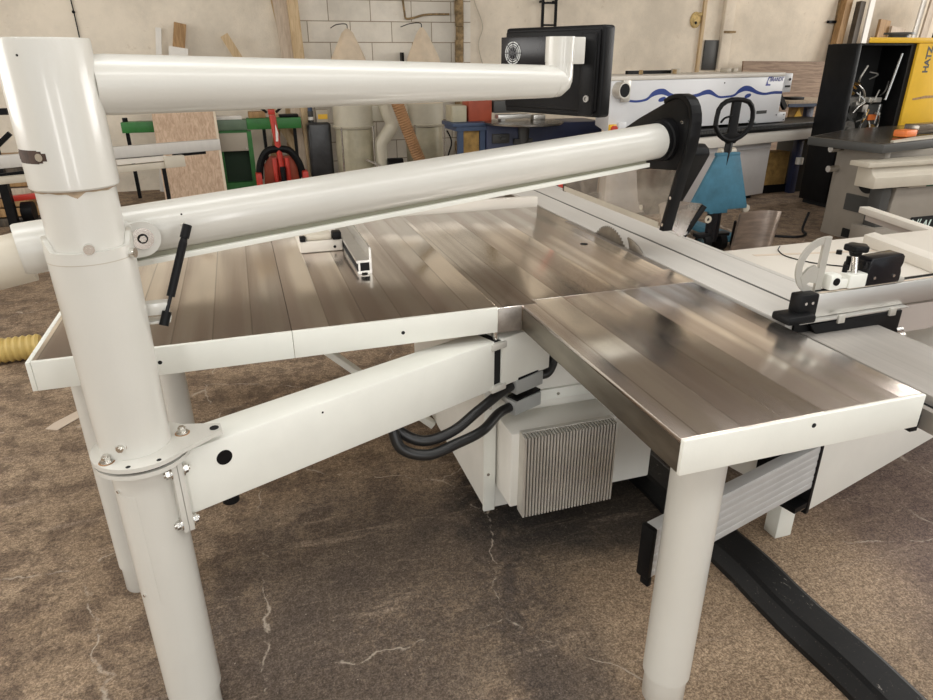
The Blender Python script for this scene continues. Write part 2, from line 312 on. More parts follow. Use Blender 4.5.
# ------------------------------------------------------------------ mesh building
ORG = {}
class MB:
    def __init__(s): s.bm = bmesh.new(); s.mi = 0; s.mats = []; s.fl = s.bm.faces.layers.int.new('done')
    def use(s, m):
        if m not in s.mats: s.mats.append(m)
        s.mi = s.mats.index(m); return s
    def _done(s, n0):
        for f in s.bm.faces:
            if not f[s.fl]: f[s.fl] = 1; f.material_index = s.mi
        return s
    def box(s, x0, x1, y0, y1, z0, z1, bev=0.0, seg=2, mtx=None):
        r = bmesh.ops.create_cube(s.bm, size=1.0); vs = r['verts']
        for v in vs: v.co = Vector((x0 + (v.co.x + .5) * (x1 - x0), y0 + (v.co.y + .5) * (y1 - y0), z0 + (v.co.z + .5) * (z1 - z0)))
        if bev:
            es = list({e for v in vs for e in v.link_edges})
            g = bmesh.ops.bevel(s.bm, geom=es, offset=bev, segments=seg, affect='EDGES', profile=0.5)
            vs = list({v for f in g['faces'] for v in f.verts} | {v for v in vs if v.is_valid})
        if mtx is not None:
            vs = [v for f in s.bm.faces if not f[s.fl] for v in f.verts]
            for v in set(vs): v.co = mtx @ v.co
        return s._done(0)
    def bar(s, p0, p1, w, h, bev=0.0, up=(0, 0, 1)):
        """box of width w and height h from p0 to p1"""
        p0, p1 = Vector(p0), Vector(p1); d = (p1 - p0); L = d.length; x = d.normalized()
        u = Vector(up); y = u.cross(x)
        if y.length < 1e-4: y = Vector((0, 1, 0)).cross(x)
        y.normalize(); z = x.cross(y)
        m = Matrix.Translation(p0) @ Matrix((x, y, z)).transposed().to_4x4()
        return s.box(0, L, -w / 2, w / 2, -h / 2, h / 2, bev, 2, m)
    def cyl(s, p0, p1, r0, r1=None, n=24, cap=True):
        r1 = r0 if r1 is None else r1
        return s.loft([p0, p1], [r0, r1], n, cap)
    def loft(s, pts, rad, n=16, cap=True, flat=1.0):
        pts = [Vector(p) for p in pts]
        rings = []; prev = None
        for i, p in enumerate(pts):
            a = pts[max(0, i - 1)]; b = pts[min(len(pts) - 1, i + 1)]
            t = (b - a).normalized() if (b - a).length > 1e-9 else Vector((0, 0, 1))
            if prev is None:
                u = Vector((0, 0, 1)).cross(t)
                if u.length < 1e-3: u = Vector((1, 0, 0)).cross(t)
                u.normalize()
            else:
                u = (prev - t * prev.dot(t)).normalized()
            prev = u; w = t.cross(u)
            r = rad[i] if isinstance(rad, (list, tuple)) else rad
            rings.append([s.bm.verts.new(p + (u * math.cos(2 * PI * k / n) + w * math.sin(2 * PI * k / n) * flat) * r) for k in range(n)])
        for a, b in zip(rings, rings[1:]):
            for k in range(n): s.bm.faces.new((a[k], a[(k + 1) % n], b[(k + 1) % n], b[k]))
        if cap:
            s.bm.faces.new(list(reversed(rings[0]))); s.bm.faces.new(rings[-1])
        return s._done(0)
    def tube(s, ctrl, r, n=12, sub=6, cap=True):
        return s.loft(spline(ctrl, sub), r, n, cap)
    def prism(s, poly, axis, a0, a1, bev=0.0):
        """polygon in the two other axes extruded along axis ('x': (y,z), 'y': (x,z), 'z': (x,y))"""
        def P(p, a): return {'x': (a, p[0], p[1]), 'y': (p[0], a, p[1]), 'z': (p[0], p[1], a)}[axis]
        A = [s.bm.verts.new(P(p, a0)) for p in poly]; B = [s.bm.verts.new(P(p, a1)) for p in poly]
        n = len(poly); fs = [s.bm.faces.new(A), s.bm.faces.new(list(reversed(B)))]
        for k in range(n): fs.append(s.bm.faces.new((A[k], B[k], B[(k + 1) % n], A[(k + 1) % n])))
        bmesh.ops.recalc_face_normals(s.bm, faces=fs)
        if bev:
            bmesh.ops.bevel(s.bm, geom=list({e for f in fs for e in f.edges}), offset=bev, segments=2, affect='EDGES', profile=0.5)
        return s._done(0)
    def sheet(s, pts, th, nrm):
        """thin plate from 3D outline with thickness th along nrm"""
        nrm = Vector(nrm).normalized()
        A = [s.bm.verts.new(Vector(p)) for p in pts]; B = [s.bm.verts.new(Vector(p) + nrm * th) for p in pts]
        n = len(pts); fs = [s.bm.faces.new(A), s.bm.faces.new(list(reversed(B)))]
        for k in range(n): fs.append(s.bm.faces.new((A[k], B[k], B[(k + 1) % n], A[(k + 1) % n])))
        bmesh.ops.recalc_face_normals(s.bm, faces=fs)
        return s._done(0)
    def ring(s, c, axis, r_out, r_in, th, n=32, sq=1.0):
        ax = Vector(axis).normalized(); u = ax.orthogonal().normalized(); w = ax.cross(u); c = Vector(c)
        L = []
        for rr, o in ((r_out, 0), (r_out, th), (r_in, th), (r_in, 0)):
            L.append([s.bm.verts.new(c + ax * o + (u * math.cos(2 * PI * k / n) + w * math.sin(2 * PI * k / n) * sq) * rr) for k in range(n)])
        for a, b in zip(L, L[1:] + L[:1]):
            for k in range(n): s.bm.faces.new((a[k], a[(k + 1) % n], b[(k + 1) % n], b[k]))
        return s._done(0)
    def ball(s, c, r, sq=(1, 1, 1), u=16, v=10):
        g = bmesh.ops.create_uvsphere(s.bm, u_segments=u, v_segments=v, radius=1)
        for q in g['verts']: q.co = Vector((c[0] + q.co.x * r * sq[0], c[1] + q.co.y * r * sq[1], c[2] + q.co.z * r * sq[2]))
        return s._done(0)
    def hexbolt(s, c, d, r=0.011, h=0.010, washer=True):
        d = Vector(d).normalized(); c = Vector(c)
        if washer: s.cyl(c, c + d * 0.003, r * 1.45, n=20)
        s.cyl(c + d * (0.003 if washer else 0), c + d * h, r, n=6)
        s.cyl(c + d * h, c + d * (h + 0.004), r * 0.6, n=12)
        return s
    def build(s, name, m=None, parent=None, smooth=True, ang=35):
        me = bpy.data.meshes.new(name)
        bmesh.ops.recalc_face_normals(s.bm, faces=s.bm.faces[:])
        if parent is not None:
            root = parent
            while root.parent: root = root.parent
            o0 = ORG.get(root.name, Vector((0, 0, 0)))
            if o0.length:
                for v in s.bm.verts: v.co -= o0
        s.bm.faces.layers.int.remove(s.fl); s.bm.to_mesh(me); s.bm.free()
        for mm in (s.mats or [m]): me.materials.append(M[mm] if isinstance(mm, str) else mm)
        if smooth:
            for p in me.polygons: p.use_smooth = True
            me.set_sharp_from_angle(angle=R(ang))
        o = bpy.data.objects.new(name, me); COL.objects.link(o)
        if parent is not None: o.parent = parent
        return o

def spline(c, sub=6):
    c = [Vector(p) for p in c]
    if len(c) < 3: return c
    out = []
    for i in range(len(c) - 1):
        p0 = c[max(0, i - 1)]; p1 = c[i]; p2 = c[i + 1]; p3 = c[min(len(c) - 1, i + 2)]
        for k in range(sub):
            t = k / sub
            out.append(0.5 * ((2 * p1) + (p2 - p0) * t + (2 * p0 - 5 * p1 + 4 * p2 - p3) * t * t + (3 * p1 - p0 - 3 * p2 + p3) * t ** 3))
    out.append(c[-1]); return out

def thing(name, label, cat, loc=(0, 0, 0), rotz=None, group=None):
    """Empty at the base of a thing. With rotz=None parts are authored in world metres, else in local metres."""
    o = bpy.data.objects.new(name, None); COL.objects.link(o)
    o.empty_display_size = 0.1; o.location = loc
    if rotz is None: ORG[o.name] = Vector(loc)
    else: o.rotation_euler = (0, 0, rotz)
    o['label'] = label; o['category'] = cat
    if group: o['group'] = group
    return o
def tag(o, label, cat, group=None, kind=None):
    o['label'] = label; o['category'] = cat
    if group: o['group'] = group
    if kind: o['kind'] = kind
    return o
def lab(o, label): o['label'] = label; return o
def struct(o): o['kind'] = 'structure'; return o

def centre(o):
    """move a single-mesh thing's origin to the middle of its base"""
    me = o.data; xs = [v.co.x for v in me.vertices]; ys = [v.co.y for v in me.vertices]; zs = [v.co.z for v in me.vertices]
    c = Vector(((min(xs) + max(xs)) / 2, (min(ys) + max(ys)) / 2, min(zs)))
    for v in me.vertices: v.co -= c
    o.location = c; return o

def text_mesh(body, size, name, m, parent, mtx, ext=0.0015, shear=0.0, bold=0.0):
    cu = bpy.data.curves.new(name + '_curve', 'FONT'); cu.body = body; cu.size = size; cu.extrude = ext; cu.shear = shear; cu.offset = bold
    tmp = bpy.data.objects.new(name + '_tmp', cu); COL.objects.link(tmp)
    bpy.context.view_layer.update()
    me = bpy.data.meshes.new_from_object(tmp.evaluated_get(bpy.context.evaluated_depsgraph_get()))
    bpy.data.objects.remove(tmp); bpy.data.curves.remove(cu)
    me.transform(mtx)
    root = parent
    while root.parent: root = root.parent
    o0 = ORG.get(root.name, Vector((0, 0, 0)))
    me.transform(Matrix.Translation(-o0))
    me.materials.clear(); me.materials.append(M[m]); me.name = name
    o = bpy.data.objects.new(name, me); COL.objects.link(o); o.parent = parent
    return o

# ------------------------------------------------------------------ camera
FPX, PITCH, ROLL, YAW, CH = 668.0, R(23.68), R(-0.2), R(17.93), 1.60
Fh = Vector((math.sin(YAW), math.cos(YAW), 0)); Rt = Vector((math.cos(YAW), -math.sin(YAW), 0)); Uz = Vector((0, 0, 1))
Fw = Fh * math.cos(PITCH) - Uz * math.sin(PITCH); Up0 = Uz * math.cos(PITCH) + Fh * math.sin(PITCH)
rx = Rt * math.cos(ROLL) + Up0 * math.sin(ROLL); uy = Up0 * math.cos(ROLL) - Rt * math.sin(ROLL)
cam = bpy.data.cameras.new('camera'); co = bpy.data.objects.new('camera', cam); COL.objects.link(co)
co.matrix_world = Matrix.Translation((0, 0, CH)) @ Matrix((rx, uy, -Fw)).transposed().to_4x4()
cam.sensor_fit = 'HORIZONTAL'; cam.sensor_width = 36.0; cam.lens = FPX / 933 * 36.0; cam.clip_start = 0.05; cam.clip_end = 200
sc.camera = co

# ------------------------------------------------------------------ the hall
WY = 9.8
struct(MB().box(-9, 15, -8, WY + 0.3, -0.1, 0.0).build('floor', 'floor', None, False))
b = MB(); b.box(-9, 0.86, WY, WY + 0.25, 0, 5.2); struct(b.build('wall_back_left', 'plaster', None, False))
b = MB(); b.box(0.86, 3.06, WY + 0.06, WY + 0.25, 0, 5.2); struct(b.build('wall_back_blockwork', 'block', None, False))
b = MB(); b.box(3.06, 9.60, WY, WY + 0.25, 0, 5.2); struct(b.build('wall_back_right', 'concrete_wall', None, False))
b = MB(); b.box(9.60, 15, WY + 0.03, WY + 0.25, 0, 5.2); struct(b.build('wall_back_far_right', 'concrete_wall', None, False))
b = MB(); b.box(14.8, 15, -8, WY, 0, 5.2); struct(b.build('wall_right', 'concrete_wall', None, False))
b = MB(); b.box(-9.2, -9, -8, WY, 0, 5.2); struct(b.build('wall_left', 'plaster', None, False))
# roof with open rooflight strips: sheet between the openings
b = MB()
edges = [-8, -5.6, -4.4, -2.2, -1.0, 1.2, 2.4, WY + 0.25]
for i in range(0, len(edges) - 1, 2): b.box(-9.2, 15, edges[i], edges[i + 1], 5.2, 5.32)
b.box(-9.2, -6.5, -8, WY, 5.2, 5.30); b.box(12.0, 15, -8, WY, 5.2, 5.30)
struct(b.build('ceiling', 'ceiling', None, False))
b = MB()
for x in (-3.2, 1.4, 6.0, 10.6): b.box(x - 0.07, x + 0.07, -8, WY, 4.95, 5.2)
struct(b.build('trim_1', 'ceiling', None, False))
# rough masonry edge beside the blockwork, vertical pilaster strips
b = MB()
zz = 0.0
while zz < 5.0:
    h = random.uniform(0.10, 0.2); w = random.uniform(-0.02, 0.02)
    b.box(3.02 + w, 3.13 + w, WY - 0.035 - random.uniform(0, 0.03), WY + 0.01, zz, zz + h, 0.015); zz += h * 0.95
struct(b.build('trim_2', 'stone', None))
b = MB(); b.box(3.14, 3.24, WY - 0.015, WY, 0, 5.2); struct(b.build('trim_3', 'block', None, False))
b = MB(); b.box(7.02, 7.60, WY - 0.03, WY, 0, 5.2); b.box(7.34, 7.52, WY - 0.11, WY - 0.03, 0, 5.2, 0.012); struct(b.build('trim_4', 'concrete_wall', None))
b = MB(); b.box(6.99, 7.04, WY - 0.045, WY, 0, 5.2); struct(b.build('trim_5', 'pine', None, False))
b = MB(); b.box(9.575, 9.61, WY - 0.03, WY + 0.03, 0, 5.2); struct(b.build('trim_6', 'stone', None, False))

# ------------------------------------------------------------------ panel saw
T = 0.91
saw = thing('panel_saw', 'white sliding table panel saw with bare cast iron tables on round legs', 'saw', (0.8, 2.0, 0))
# main table with the uncovered casting block at its front corner
mt = MB().prism([(0.671, 1.766), (0.7975, 1.766), (0.7975, 1.80), (1.388, 1.80), (1.388, 3.09), (0.671, 3.09)], 'z', 0.858, T, 0.0012).build('main_table', 'steel', saw)
MB().box(0.6715, 0.7500, 1.7640, 1.80, 0.829, 0.9085, 0.003).build('casting_block', 'cast', saw)
nt_ = MB(); nt_.prism([(0.751, 0.949), (1.376, 0.949), (1.376, 1.799), (0.7985, 1.799), (0.7985, 1.7655), (0.751, 1.7655)], 'z', 0.8985, T, 0.0012)
front_table = nt_.build('front_table', 'steel', saw)
MB().prism([(0.7512, 0.949), (1.3758, 0.949), (1.3758, 1.799), (0.80, 1.799), (0.80, 1.7655), (0.7512, 1.7655)], 'z', 0.831, 0.8984).build('table_flange', 'side_steel', saw)
MB().box(0.750, 1.377, 0.938, 0.9488, 0.829, T + 0.0003, 0.002).build('front_fascia', 'fascia', saw)
MB().cyl((1.071, 0.9386, 0.888), (1.071, 0.9372, 0.888), 0.0055, n=16).build('bolt_hole', 'dark', saw)
# side extension, two plates
for x0, x1 in ((-0.566, 0.0675), (0.0685, 0.6705)):
    MB().box(x0, x1, 1.777, 3.105, 0.868, T, 0.001).build('extension_table', 'steel', saw)
    MB().box(x0, x1 if x1 < 0.1 else 0.6712, 1.765, 1.7768, 0.831, T + 0.0002, 0.0015).build('extension_fascia', 'fascia', saw)
MB().box(-0.578, -0.5665, 1.765, 3.12, 0.831, T, 0.0015).build('end_fascia', 'fascia', saw)
for x in (-0.275, 0.378):
    MB().cyl((x, 1.7656, 0.868), (x, 1.7642, 0.868), 0.0055, n=16).build('bolt_hole', 'dark', saw)
MB().box(-0.56, 1.388, 3.112, 3.15, 0.835, 0.955, 0.004).build('rear_rail', 'board', saw)
MB().box(-0.50, 0.62, 2.35, 2.43, 0.83, 0.866).build('table_rib', 'white', saw)
# legs
for x, y, r in ((0.906, 1.070, 0.061), (-0.50, 1.975, 0.05), (-0.392, 2.75, 0.05)):
    lg = MB().cyl((x, y, 0.095), (x, y, 0.831 if y < 1.5 else 0.868), r, n=36).build('leg', 'white', saw)
    MB().loft([(x, y, 0), (x, y, 0.004), (x, y, 0.11)], [r * 0.86, r * 0.9, r * 0.9], 32).build('levelling_foot', 'white', lg)
# machine body
MB().prism([(1.905, 0.07), (2.95, 0.07), (2.95, 0.857), (1.905, 0.857)], 'x', 0.684, 1.375, 0.006).build('body', 'off_white', saw)
MB().box(0.76, 1.33, 2.03, 2.9, 0.0, 0.07).build('plinth', 'dark', saw)
fp = MB().box(0.676, 0.719, 1.892, 1.9055, 0.07, 0.565, 0.002).box(0.7195, 1.36, 1.892, 1.9055, 0.495, 0.535, 0.002).build('panel_flange', 'fascia', saw)
b = MB()
for x, z in ((0.697, 0.50), (0.690, 0.422), (0.692, 0.231), (0.95, 0.515), (1.15, 0.515)): MB().cyl((x, 1.8925, z), (x, 1.8885, z), 0.0055, n=12).build('panel_screw', 'chrome', fp)
mc = MB().box(0.724, 1.113, 1.76, 1.9055, 0.172, 0.462, 0.006).build('motor_cover', 'off_white', saw)
b = MB(); b.box(0.752, 1.086, 1.742, 1.7605, 0.160, 0.474, 0.001)
nf = 30
for k in range(nf):
    x = 0.7540 + (0.330) * k / (nf - 1)
    b.box(x - 0.0032, x + 0.0032, 1.706, 1.7425, 0.162, 0.472)
b.build('heat_sink', 'fin', saw, False)
# brace from the extension to the body
MB().bar((-0.30, 3.085, 0.83), (0.676, 2.575, 0.06), 0.035, 0.03, 0.002).build('brace', 'fascia', saw)
# blade, riving knife
def blade_bm(c, r, x0, x1, n=60):
    q = []
    for k in range(n):
        a = 2 * PI * k / n
        for da, rr in ((0.0, r * 0.955), (0.35, r * 1.0), (0.62, r * 0.995), (0.70, r * 0.95)):
            aa = a + da * 2 * PI / n; q.append((c[0] + rr * math.cos(aa), c[1] + rr * math.sin(aa)))
    return MB().prism(q, 'x', x0, x1)
sb = blade_bm((2.385, 0.800), 0.165, 1.3905, 1.3940).build('saw_blade', 'blade', saw, False)
b = MB(); q = []
for k in range(15):
    a = R(2 + k * 5.6); q.append((2.385 - 0.185 * math.cos(a) * 1.0 - 0.0, 0.800 + 0.172 * math.sin(a)))
q2 = [(2.215 + 0.0, 0.80)]
pts = [(2.118, 0.905), (2.135, 0.922), (2.165, 0.938), (2.205, 0.950), (2.243, 0.955), (2.252, 0.950), (2.236, 0.930), (2.226, 0.905), (2.222, 0.86), (2.15, 0.86)]
b.prism(pts, 'x', 1.3905, 1.3935, 0.0004).build('riving_knife', 'blade', saw)
MB().cyl((1.261, 2.357, T - 0.002), (1.261, 2.357, T + 0.0005), 0.016, n=28).build('fixing_hole', 'dark', saw)
b = MB(); b.box(1.366, 1.3885, 1.95, 2.75, T - 0.004, T + 0.0006); b.build('throat_plate', 'cast', saw)
# fixed bed of the carriage
bed = MB().box(1.456, 1.72, -0.2, 4.3, 0.80, 0.874, 0.004).build('carriage_bed', 'alu_bed', saw)
b = MB()
MB().box(1.436, 1.4555, -0.2, 4.3, 0.806, 0.850).build('rail_groove', 'black', saw)
for x0, x1, z in ((1.412, 1.430, 0.858),): b.box(x0, x1, -0.2, 4.3, z - 0.05, z)
b.box(1.398, 1.41, 1.85, 4.3, 0.80, 0.83)
b.build('guide_rail', 'alu_bed', saw)
b = MB(); b.box(1.4305, 1.4355, -0.2, 4.3, 0.812, 0.835); b.box(1.390, 1.4115, 0.96, 1.40, 0.80, 0.842); b.build('rail_gap', 'dark', saw)

# grey harting-style connectors on the body below the support arm
u = Vector((0.9206, 0.3905, 0)); nb = Vector((-0.3905, 0.9206, 0))
def along(p, s, off, z): return Vector((p[0], p[1], 0)) + u * s + nb * off + Vector((0, 0, z))
PC = Vector((-0.296, 1.413, 0))
for zc, s0 in ((0.612, 1.115), (0.535, 1.11)):
    b = MB(); p0 = along(PC, s0, -0.032, zc); p1 = along(PC, s0 + 0.125, -0.032, zc)
    b.bar(p0, p1, 0.05, 0.050, 0.003)
    cn = b.build('plug_connector', 'gray_conn', saw)
    b = MB(); b.bar(p0 + Vector((0.01, 0.004, 0.0285)), p1 + Vector((0, 0.004, 0.0285)), 0.044, 0.008, 0.001); b.build('connector_latch', 'black', cn)
    MB().bar(along(PC, s0 + 0.03, 0.0, zc), along(PC, s0 + 0.10, 0.3, zc - 0.0), 0.02, 0.02).build('connector_mount', 'gray_conn', cn)

# ------------------------------------------------------------------ power cables between guard post and saw
def cable(ctrl, r, label):
    o = MB().tube(ctrl, r, 12, 8).build('power_cable', 'rubber', None); centre(o)
    tag(o, label, 'cable', 'black cables looping below the support arm'); return o
A = along(PC, 1.112, -0.032, 0.612); B2 = along(PC, 1.108, -0.032, 0.535)
cable([A, A + Vector((-0.05, -0.030, -0.004)), along(PC, 0.94, -0.06, 0.592), along(PC, 0.84, -0.060, 0.560), along(PC, 0.745, -0.04, 0.555), along(PC, 0.69, 0.0, 0.590), along(PC, 0.685, 0.01, 0.63)], 0.0165,
      'thick black cable from the upper grey connector, inner loop under the white support arm')
cable([B2, B2 + Vector((-0.05, -0.030, 0.000)), along(PC, 0.94, -0.085, 0.535), along(PC, 0.84, -0.085, 0.530), along(PC, 0.735, -0.07, 0.525), along(PC, 0.665, -0.035, 0.560), along(PC, 0.655, -0.01, 0.63)], 0.0165,
      'thick black cable from the lower grey connector, outer loop under the white support arm')
cable([along(PC, 1.24, -0.03, 0.612), along(PC, 1.275, -0.045, 0.615), along(PC, 1.31, -0.04, 0.66), along(PC, 1.32, -0.02, 0.74)], 0.0165,
      'short black cable rising right of the grey connectors under the front table')

# ------------------------------------------------------------------ support post with horizontal arm
post = thing('guard_post', 'tall white round post with bolted flange and box arm, carrying the overhead guard', 'post', (PC.x, PC.y, 0))
lc = MB().cyl((PC.x, PC.y, 0.095), (PC.x, PC.y, 0.818), 0.066, n=48).build('lower_column', 'white', post)
MB().loft([(PC.x, PC.y, 0), (PC.x, PC.y, 0.004), (PC.x, PC.y, 0.10)], [0.054, 0.058, 0.058], 40).build('foot', 'white', lc)
# inspection cover: curved plate on the lower column
b = MB(); a0, a1 = R(196), R(256)
for k in range(8):
    t0 = a0 + (a1 - a0) * k / 8; t1 = a0 + (a1 - a0) * (k + 1) / 8
    p = [(PC.x + rr * math.cos(t), PC.y + rr * math.sin(t)) for rr, t in ((0.0655, t0), (0.0667, t0), (0.0667, t1), (0.0655, t1))]
    b.prism(p, 'z', 0.44, 0.735)
cv = b.build('inspection_cover', 'white', lc)
b = MB()
for z in (0.455, 0.745): t = R(222); d = Vector((math.cos(t), math.sin(t), 0)); b.cyl(Vector((PC.x, PC.y, z)) + d * 0.065, Vector((PC.x, PC.y, z)) + d * 0.070, 0.004, n=10)
b.build('cover_screw', 'chrome', cv)
# two flange plates
fc = Vector((-0.288, 1.402, 0))
MB().loft([(fc.x, fc.y, 0.806), (fc.x, fc.y, 0.816)], 0.098, 56).build('lower_flange', 'white', post)
fl = MB(); fl.cyl((fc.x, fc.y, 0.824), (fc.x, fc.y, 0.834), 0.100, n=56)
d1 = Vector((0.80, 0.16, 0)).normalized(); n1 = Vector((-d1.y, d1.x, 0)); e = Vector((-0.135, 1.425, 0))
fl.prism([tuple((fc + d1 * 0.02 + n1 * 0.085)[:2]), tuple((fc + d1 * 0.03 - n1 * 0.09)[:2]), tuple((e - n1 * 0.026 - d1 * 0.01)[:2]), tuple((e - n1 * 0.018 + d1 * 0.010)[:2]), tuple((e + n1 * 0.018 + d1 * 0.012)[:2]), tuple((e + n1 * 0.03 - d1 * 0.012)[:2])], 'z', 0.8242, 0.8338)
flange = fl.build('upper_flange', 'white', post)
MB().cyl((fc.x, fc.y, 0.8161), (fc.x, fc.y, 0.8239), 0.089, n=48).build('flange_gap', 'dark', flange)
MB().ring((e.x - 0.004, e.y, 0.8342), (0, 0, 1), 0.010, 0.008, 0.001).cyl((e.x - 0.004, e.y, 0.832), (e.x - 0.004, e.y, 0.8344), 0.0085).build('slot', 'dark', flange)
for dx, dy in ((-0.060, -0.054), (0.082, 0.022), (-0.02, 0.095)):
    bo = MB().hexbolt((fc.x + dx, fc.y + dy, 0.834), (0, 0, 1), 0.0095, 0.013).build('flange_bolt', 'chrome', flange)
    MB().cyl((fc.x + dx, fc.y + dy, 0.8339), (fc.x + dx, fc.y + dy, 0.8345), 0.016, n=20).build('rust_ring', 'rust', flange)
for a_ in (-100, -62): t = R(a_); MB().cyl((fc.x + 0.09 * math.cos(t), fc.y + 0.09 * math.sin(t), 0.8339), (fc.x + 0.09 * math.cos(t), fc.y + 0.09 * math.sin(t), 0.8344), 0.005, n=12).build('flange_hole', 'dark', flange)
# upper column, clamp collar, neck
UC = Vector((PC.x - 0.004, PC.y, 0))
uc = MB().loft([(UC.x, UC.y, 0.834), (UC.x, UC.y, 1.253)], [0.0715, 0.0762], 56).build('upper_column', 'white', post)
t = R(258); dd = Vector((math.cos(t), math.sin(t), 0)); q = Vector((UC.x, UC.y, 0.865)) + dd * 0.068
MB().hexbolt(q, dd, 0.008, 0.012).build('set_screw', 'chrome', uc)
MB().cyl(Vector((UC.x - 0.045, UC.y - 0.0555, 1.165)), Vector((UC.x - 0.0456, UC.y - 0.0565, 1.165)), 0.0025, n=8).build('pin_hole', 'dark', uc)
# collar with raised cheeks left and right (saddle)
b = MB(); N = 112; inner, outer = 0.0672, 0.0765; rings = []
for rr, top in ((inner, 0), (outer, 0), (outer, 1), (inner, 1)):
    L_ = []
    for k in range(N):
        a = 2 * PI * k / N
        # cheeks rise on the flanks (seen from the camera) and dip at the front
        cc_ = max(math.cos(a - R(11.8)), math.cos(a - R(191.8))); rise = max(0.0, min(1.0, (cc_ - 0.84) / 0.14)); rise = rise * rise * (3 - 2 * rise)
        z = 1.252 if not top else 1.275 + 0.022 * rise
        L_.append(b.bm.verts.new((UC.x + rr * math.cos(a), UC.y + rr * math.sin(a), z)))
    rings.append(L_)
for A_, B_ in zip(rings, rings[1:] + rings[:1]):
    for k in range(N): b.bm.faces.new((A_[k], A_[(k + 1) % N], B_[(k + 1) % N], B_[k]))
b._done(0); collar = b.build('clamp_collar', 'white', post)
MB().ring((UC.x, UC.y, 1.2520), (0, 0, 1), 0.0767, 0.07, 0.0014, 56).build('collar_seam', 'greige', collar)
for a_, z in ((280, 1.282), (341, 1.258)):
    t = R(a_); d = Vector((math.cos(t), math.sin(t), 0)); p = Vector((UC.x, UC.y, z)) + d * (0.0700 if a_ < 300 else 0.0765)
    MB().cyl(p - d * 0.004, p + d * 0.009, 0.0095, n=20).cyl(p + d * 0.009, p + d * 0.0092, 0.005, n=6).build('collar_screw', 'chrome', collar)
nk = MB().cyl((UC.x, UC.y, 1.19), (UC.x, UC.y, 1.62), 0.0668, n=56).build('neck', 'white', post)
b = MB()
for k in range(90):
    a = R(196 + k * 1.9); w = 0.0022 + 0.001 * math.sin(k * 0.21) + 0.0006 * math.sin(k * 0.47) + max(0.0, 0.008 - 0.0011 * abs(k - 44))
    p = [(UC.x + rr * math.cos(t), UC.y + rr * math.sin(t)) for rr, t in ((0.0667, a), (0.0670, a), (0.0670, a + R(1.95)), (0.0667, a + R(1.95)))]
    b.prism(p, 'z', 1.383 - w, 1.392)
b.build('rust_stain', 'rust_tan', nk)
# coupling plates and box arm
z0, z1 = 0.635, 0.802
pl = MB()
for s in (0.037, 0.0495): pl.bar(along(PC, s, 0, 0.702), along(PC, s + 0.0115, 0, 0.702), 0.15, 0.178, 0.001)
cp = pl.build('coupling_plate', 'white', post)
for zz in (0.632, 0.768):
    for off in (-0.062, 0.062):
        b = MB(); b.hexbolt(along(PC, 0.037, off, zz), -u, 0.011, 0.012).hexbolt(along(PC, 0.061, off, zz), u, 0.011, 0.012)
        b.build('coupling_bolt', 'chrome', cp)
arm = MB().bar(along(PC, 0.061, 0, (z0 + z1) / 2), along(PC, 1.022, 0, (z0 + z1) / 2), 0.102, z1 - z0, 0.007).build('support_arm', 'fascia', post)
MB().bar(along(PC, 1.052, 0, (z0 + z1) / 2), along(PC, 1.275, 0, (z0 + z1) / 2), 0.102, z1 - z0, 0.004).build('arm_bracket', 'fascia', post)
MB().bar(along(PC, 1.023, 0.0, (z0 + z1) / 2), along(PC, 1.051, 0.0, (z0 + z1) / 2), 0.088, z1 - z0 - 0.012).build('hinge_gap', 'dark', post)
for zz, hh in ((z1 - 0.018, 0.022), (z0 + 0.004, 0.022)):
    MB().bar(along(PC, 1.005, -0.040, zz), along(PC, 1.066, -0.040, zz), 0.036, hh, 0.003).build('hinge_knuckle', 'white', post)
hp = along(PC, 1.04, -0.03, 0)
MB().cyl((hp.x, hp.y, z1 - 0.01), (hp.x, hp.y, z1 + 0.022), 0.009, n=18).build('hinge_pin', 'chrome', post)
MB().cyl(along(PC, 0.160, -0.050, 0.752), along(PC, 0.160, -0.0525, 0.752), 0.0185, n=28).build('hole_plug', 'black', arm)
MB().cyl(along(PC, 0.165, -0.03, z0 - 0.018), along(PC, 0.165, -0.03, z0 + 0.002), 0.020, n=24).build('underside_plug', 'black', arm)
MB().cyl(along(PC, 0.42, -0.050, 0.775), along(PC, 0.42, -0.0518, 0.775), 0.003, n=10).build('pin_hole', 'dark', arm)

# ------------------------------------------------------------------ overhead guard boom
Bu = Vector((0.961, 0.276, 0.0485)).normalized(); Bn = Vector((0.276, -0.961, 0)).normalized()   # Bn points at the viewer's side
B0 = Vector((-0.326, 1.57, 1.252))
def bp(s, off=0.0, dz=0.0): return B0 + Bu * s + Bn * off + Vector((0, 0, dz))
boom = thing('saw_guard_boom', 'white overhead tube arm with black saw hood and clear side panes', 'saw guard', (PC.x + 0.05, 1.57, 0.9))
ROOT_B = boom
tb = MB().loft([bp(-0.135), bp(-0.13), bp(0.5), bp(1.745)], [0.050, 0.0525, 0.0545, 0.058], 40).build('boom_tube', 'white', boom)
MB().loft(spline([bp(-0.12, -0.02, -0.02), bp(-0.25, -0.03, -0.03), bp(-0.36, -0.03, -0.02), bp(-0.5, -0.03, -0.06)], 6), 0.052, 32).build('extraction_hose', 'cream', boom)
MB().bar(bp(0.06, 0.004, -0.068), bp(1.69, 0.004, -0.070), 0.044, 0.013, 0.001).build('boom_rail', 'fascia', boom)
MB().bar(bp(0.06, 0.0, -0.057), bp(1.68, 0.0, -0.059), 0.034, 0.012).build('rail_shadow_strip', 'olive', boom)  # olive strip coloured as the shadow gap between tube and rail
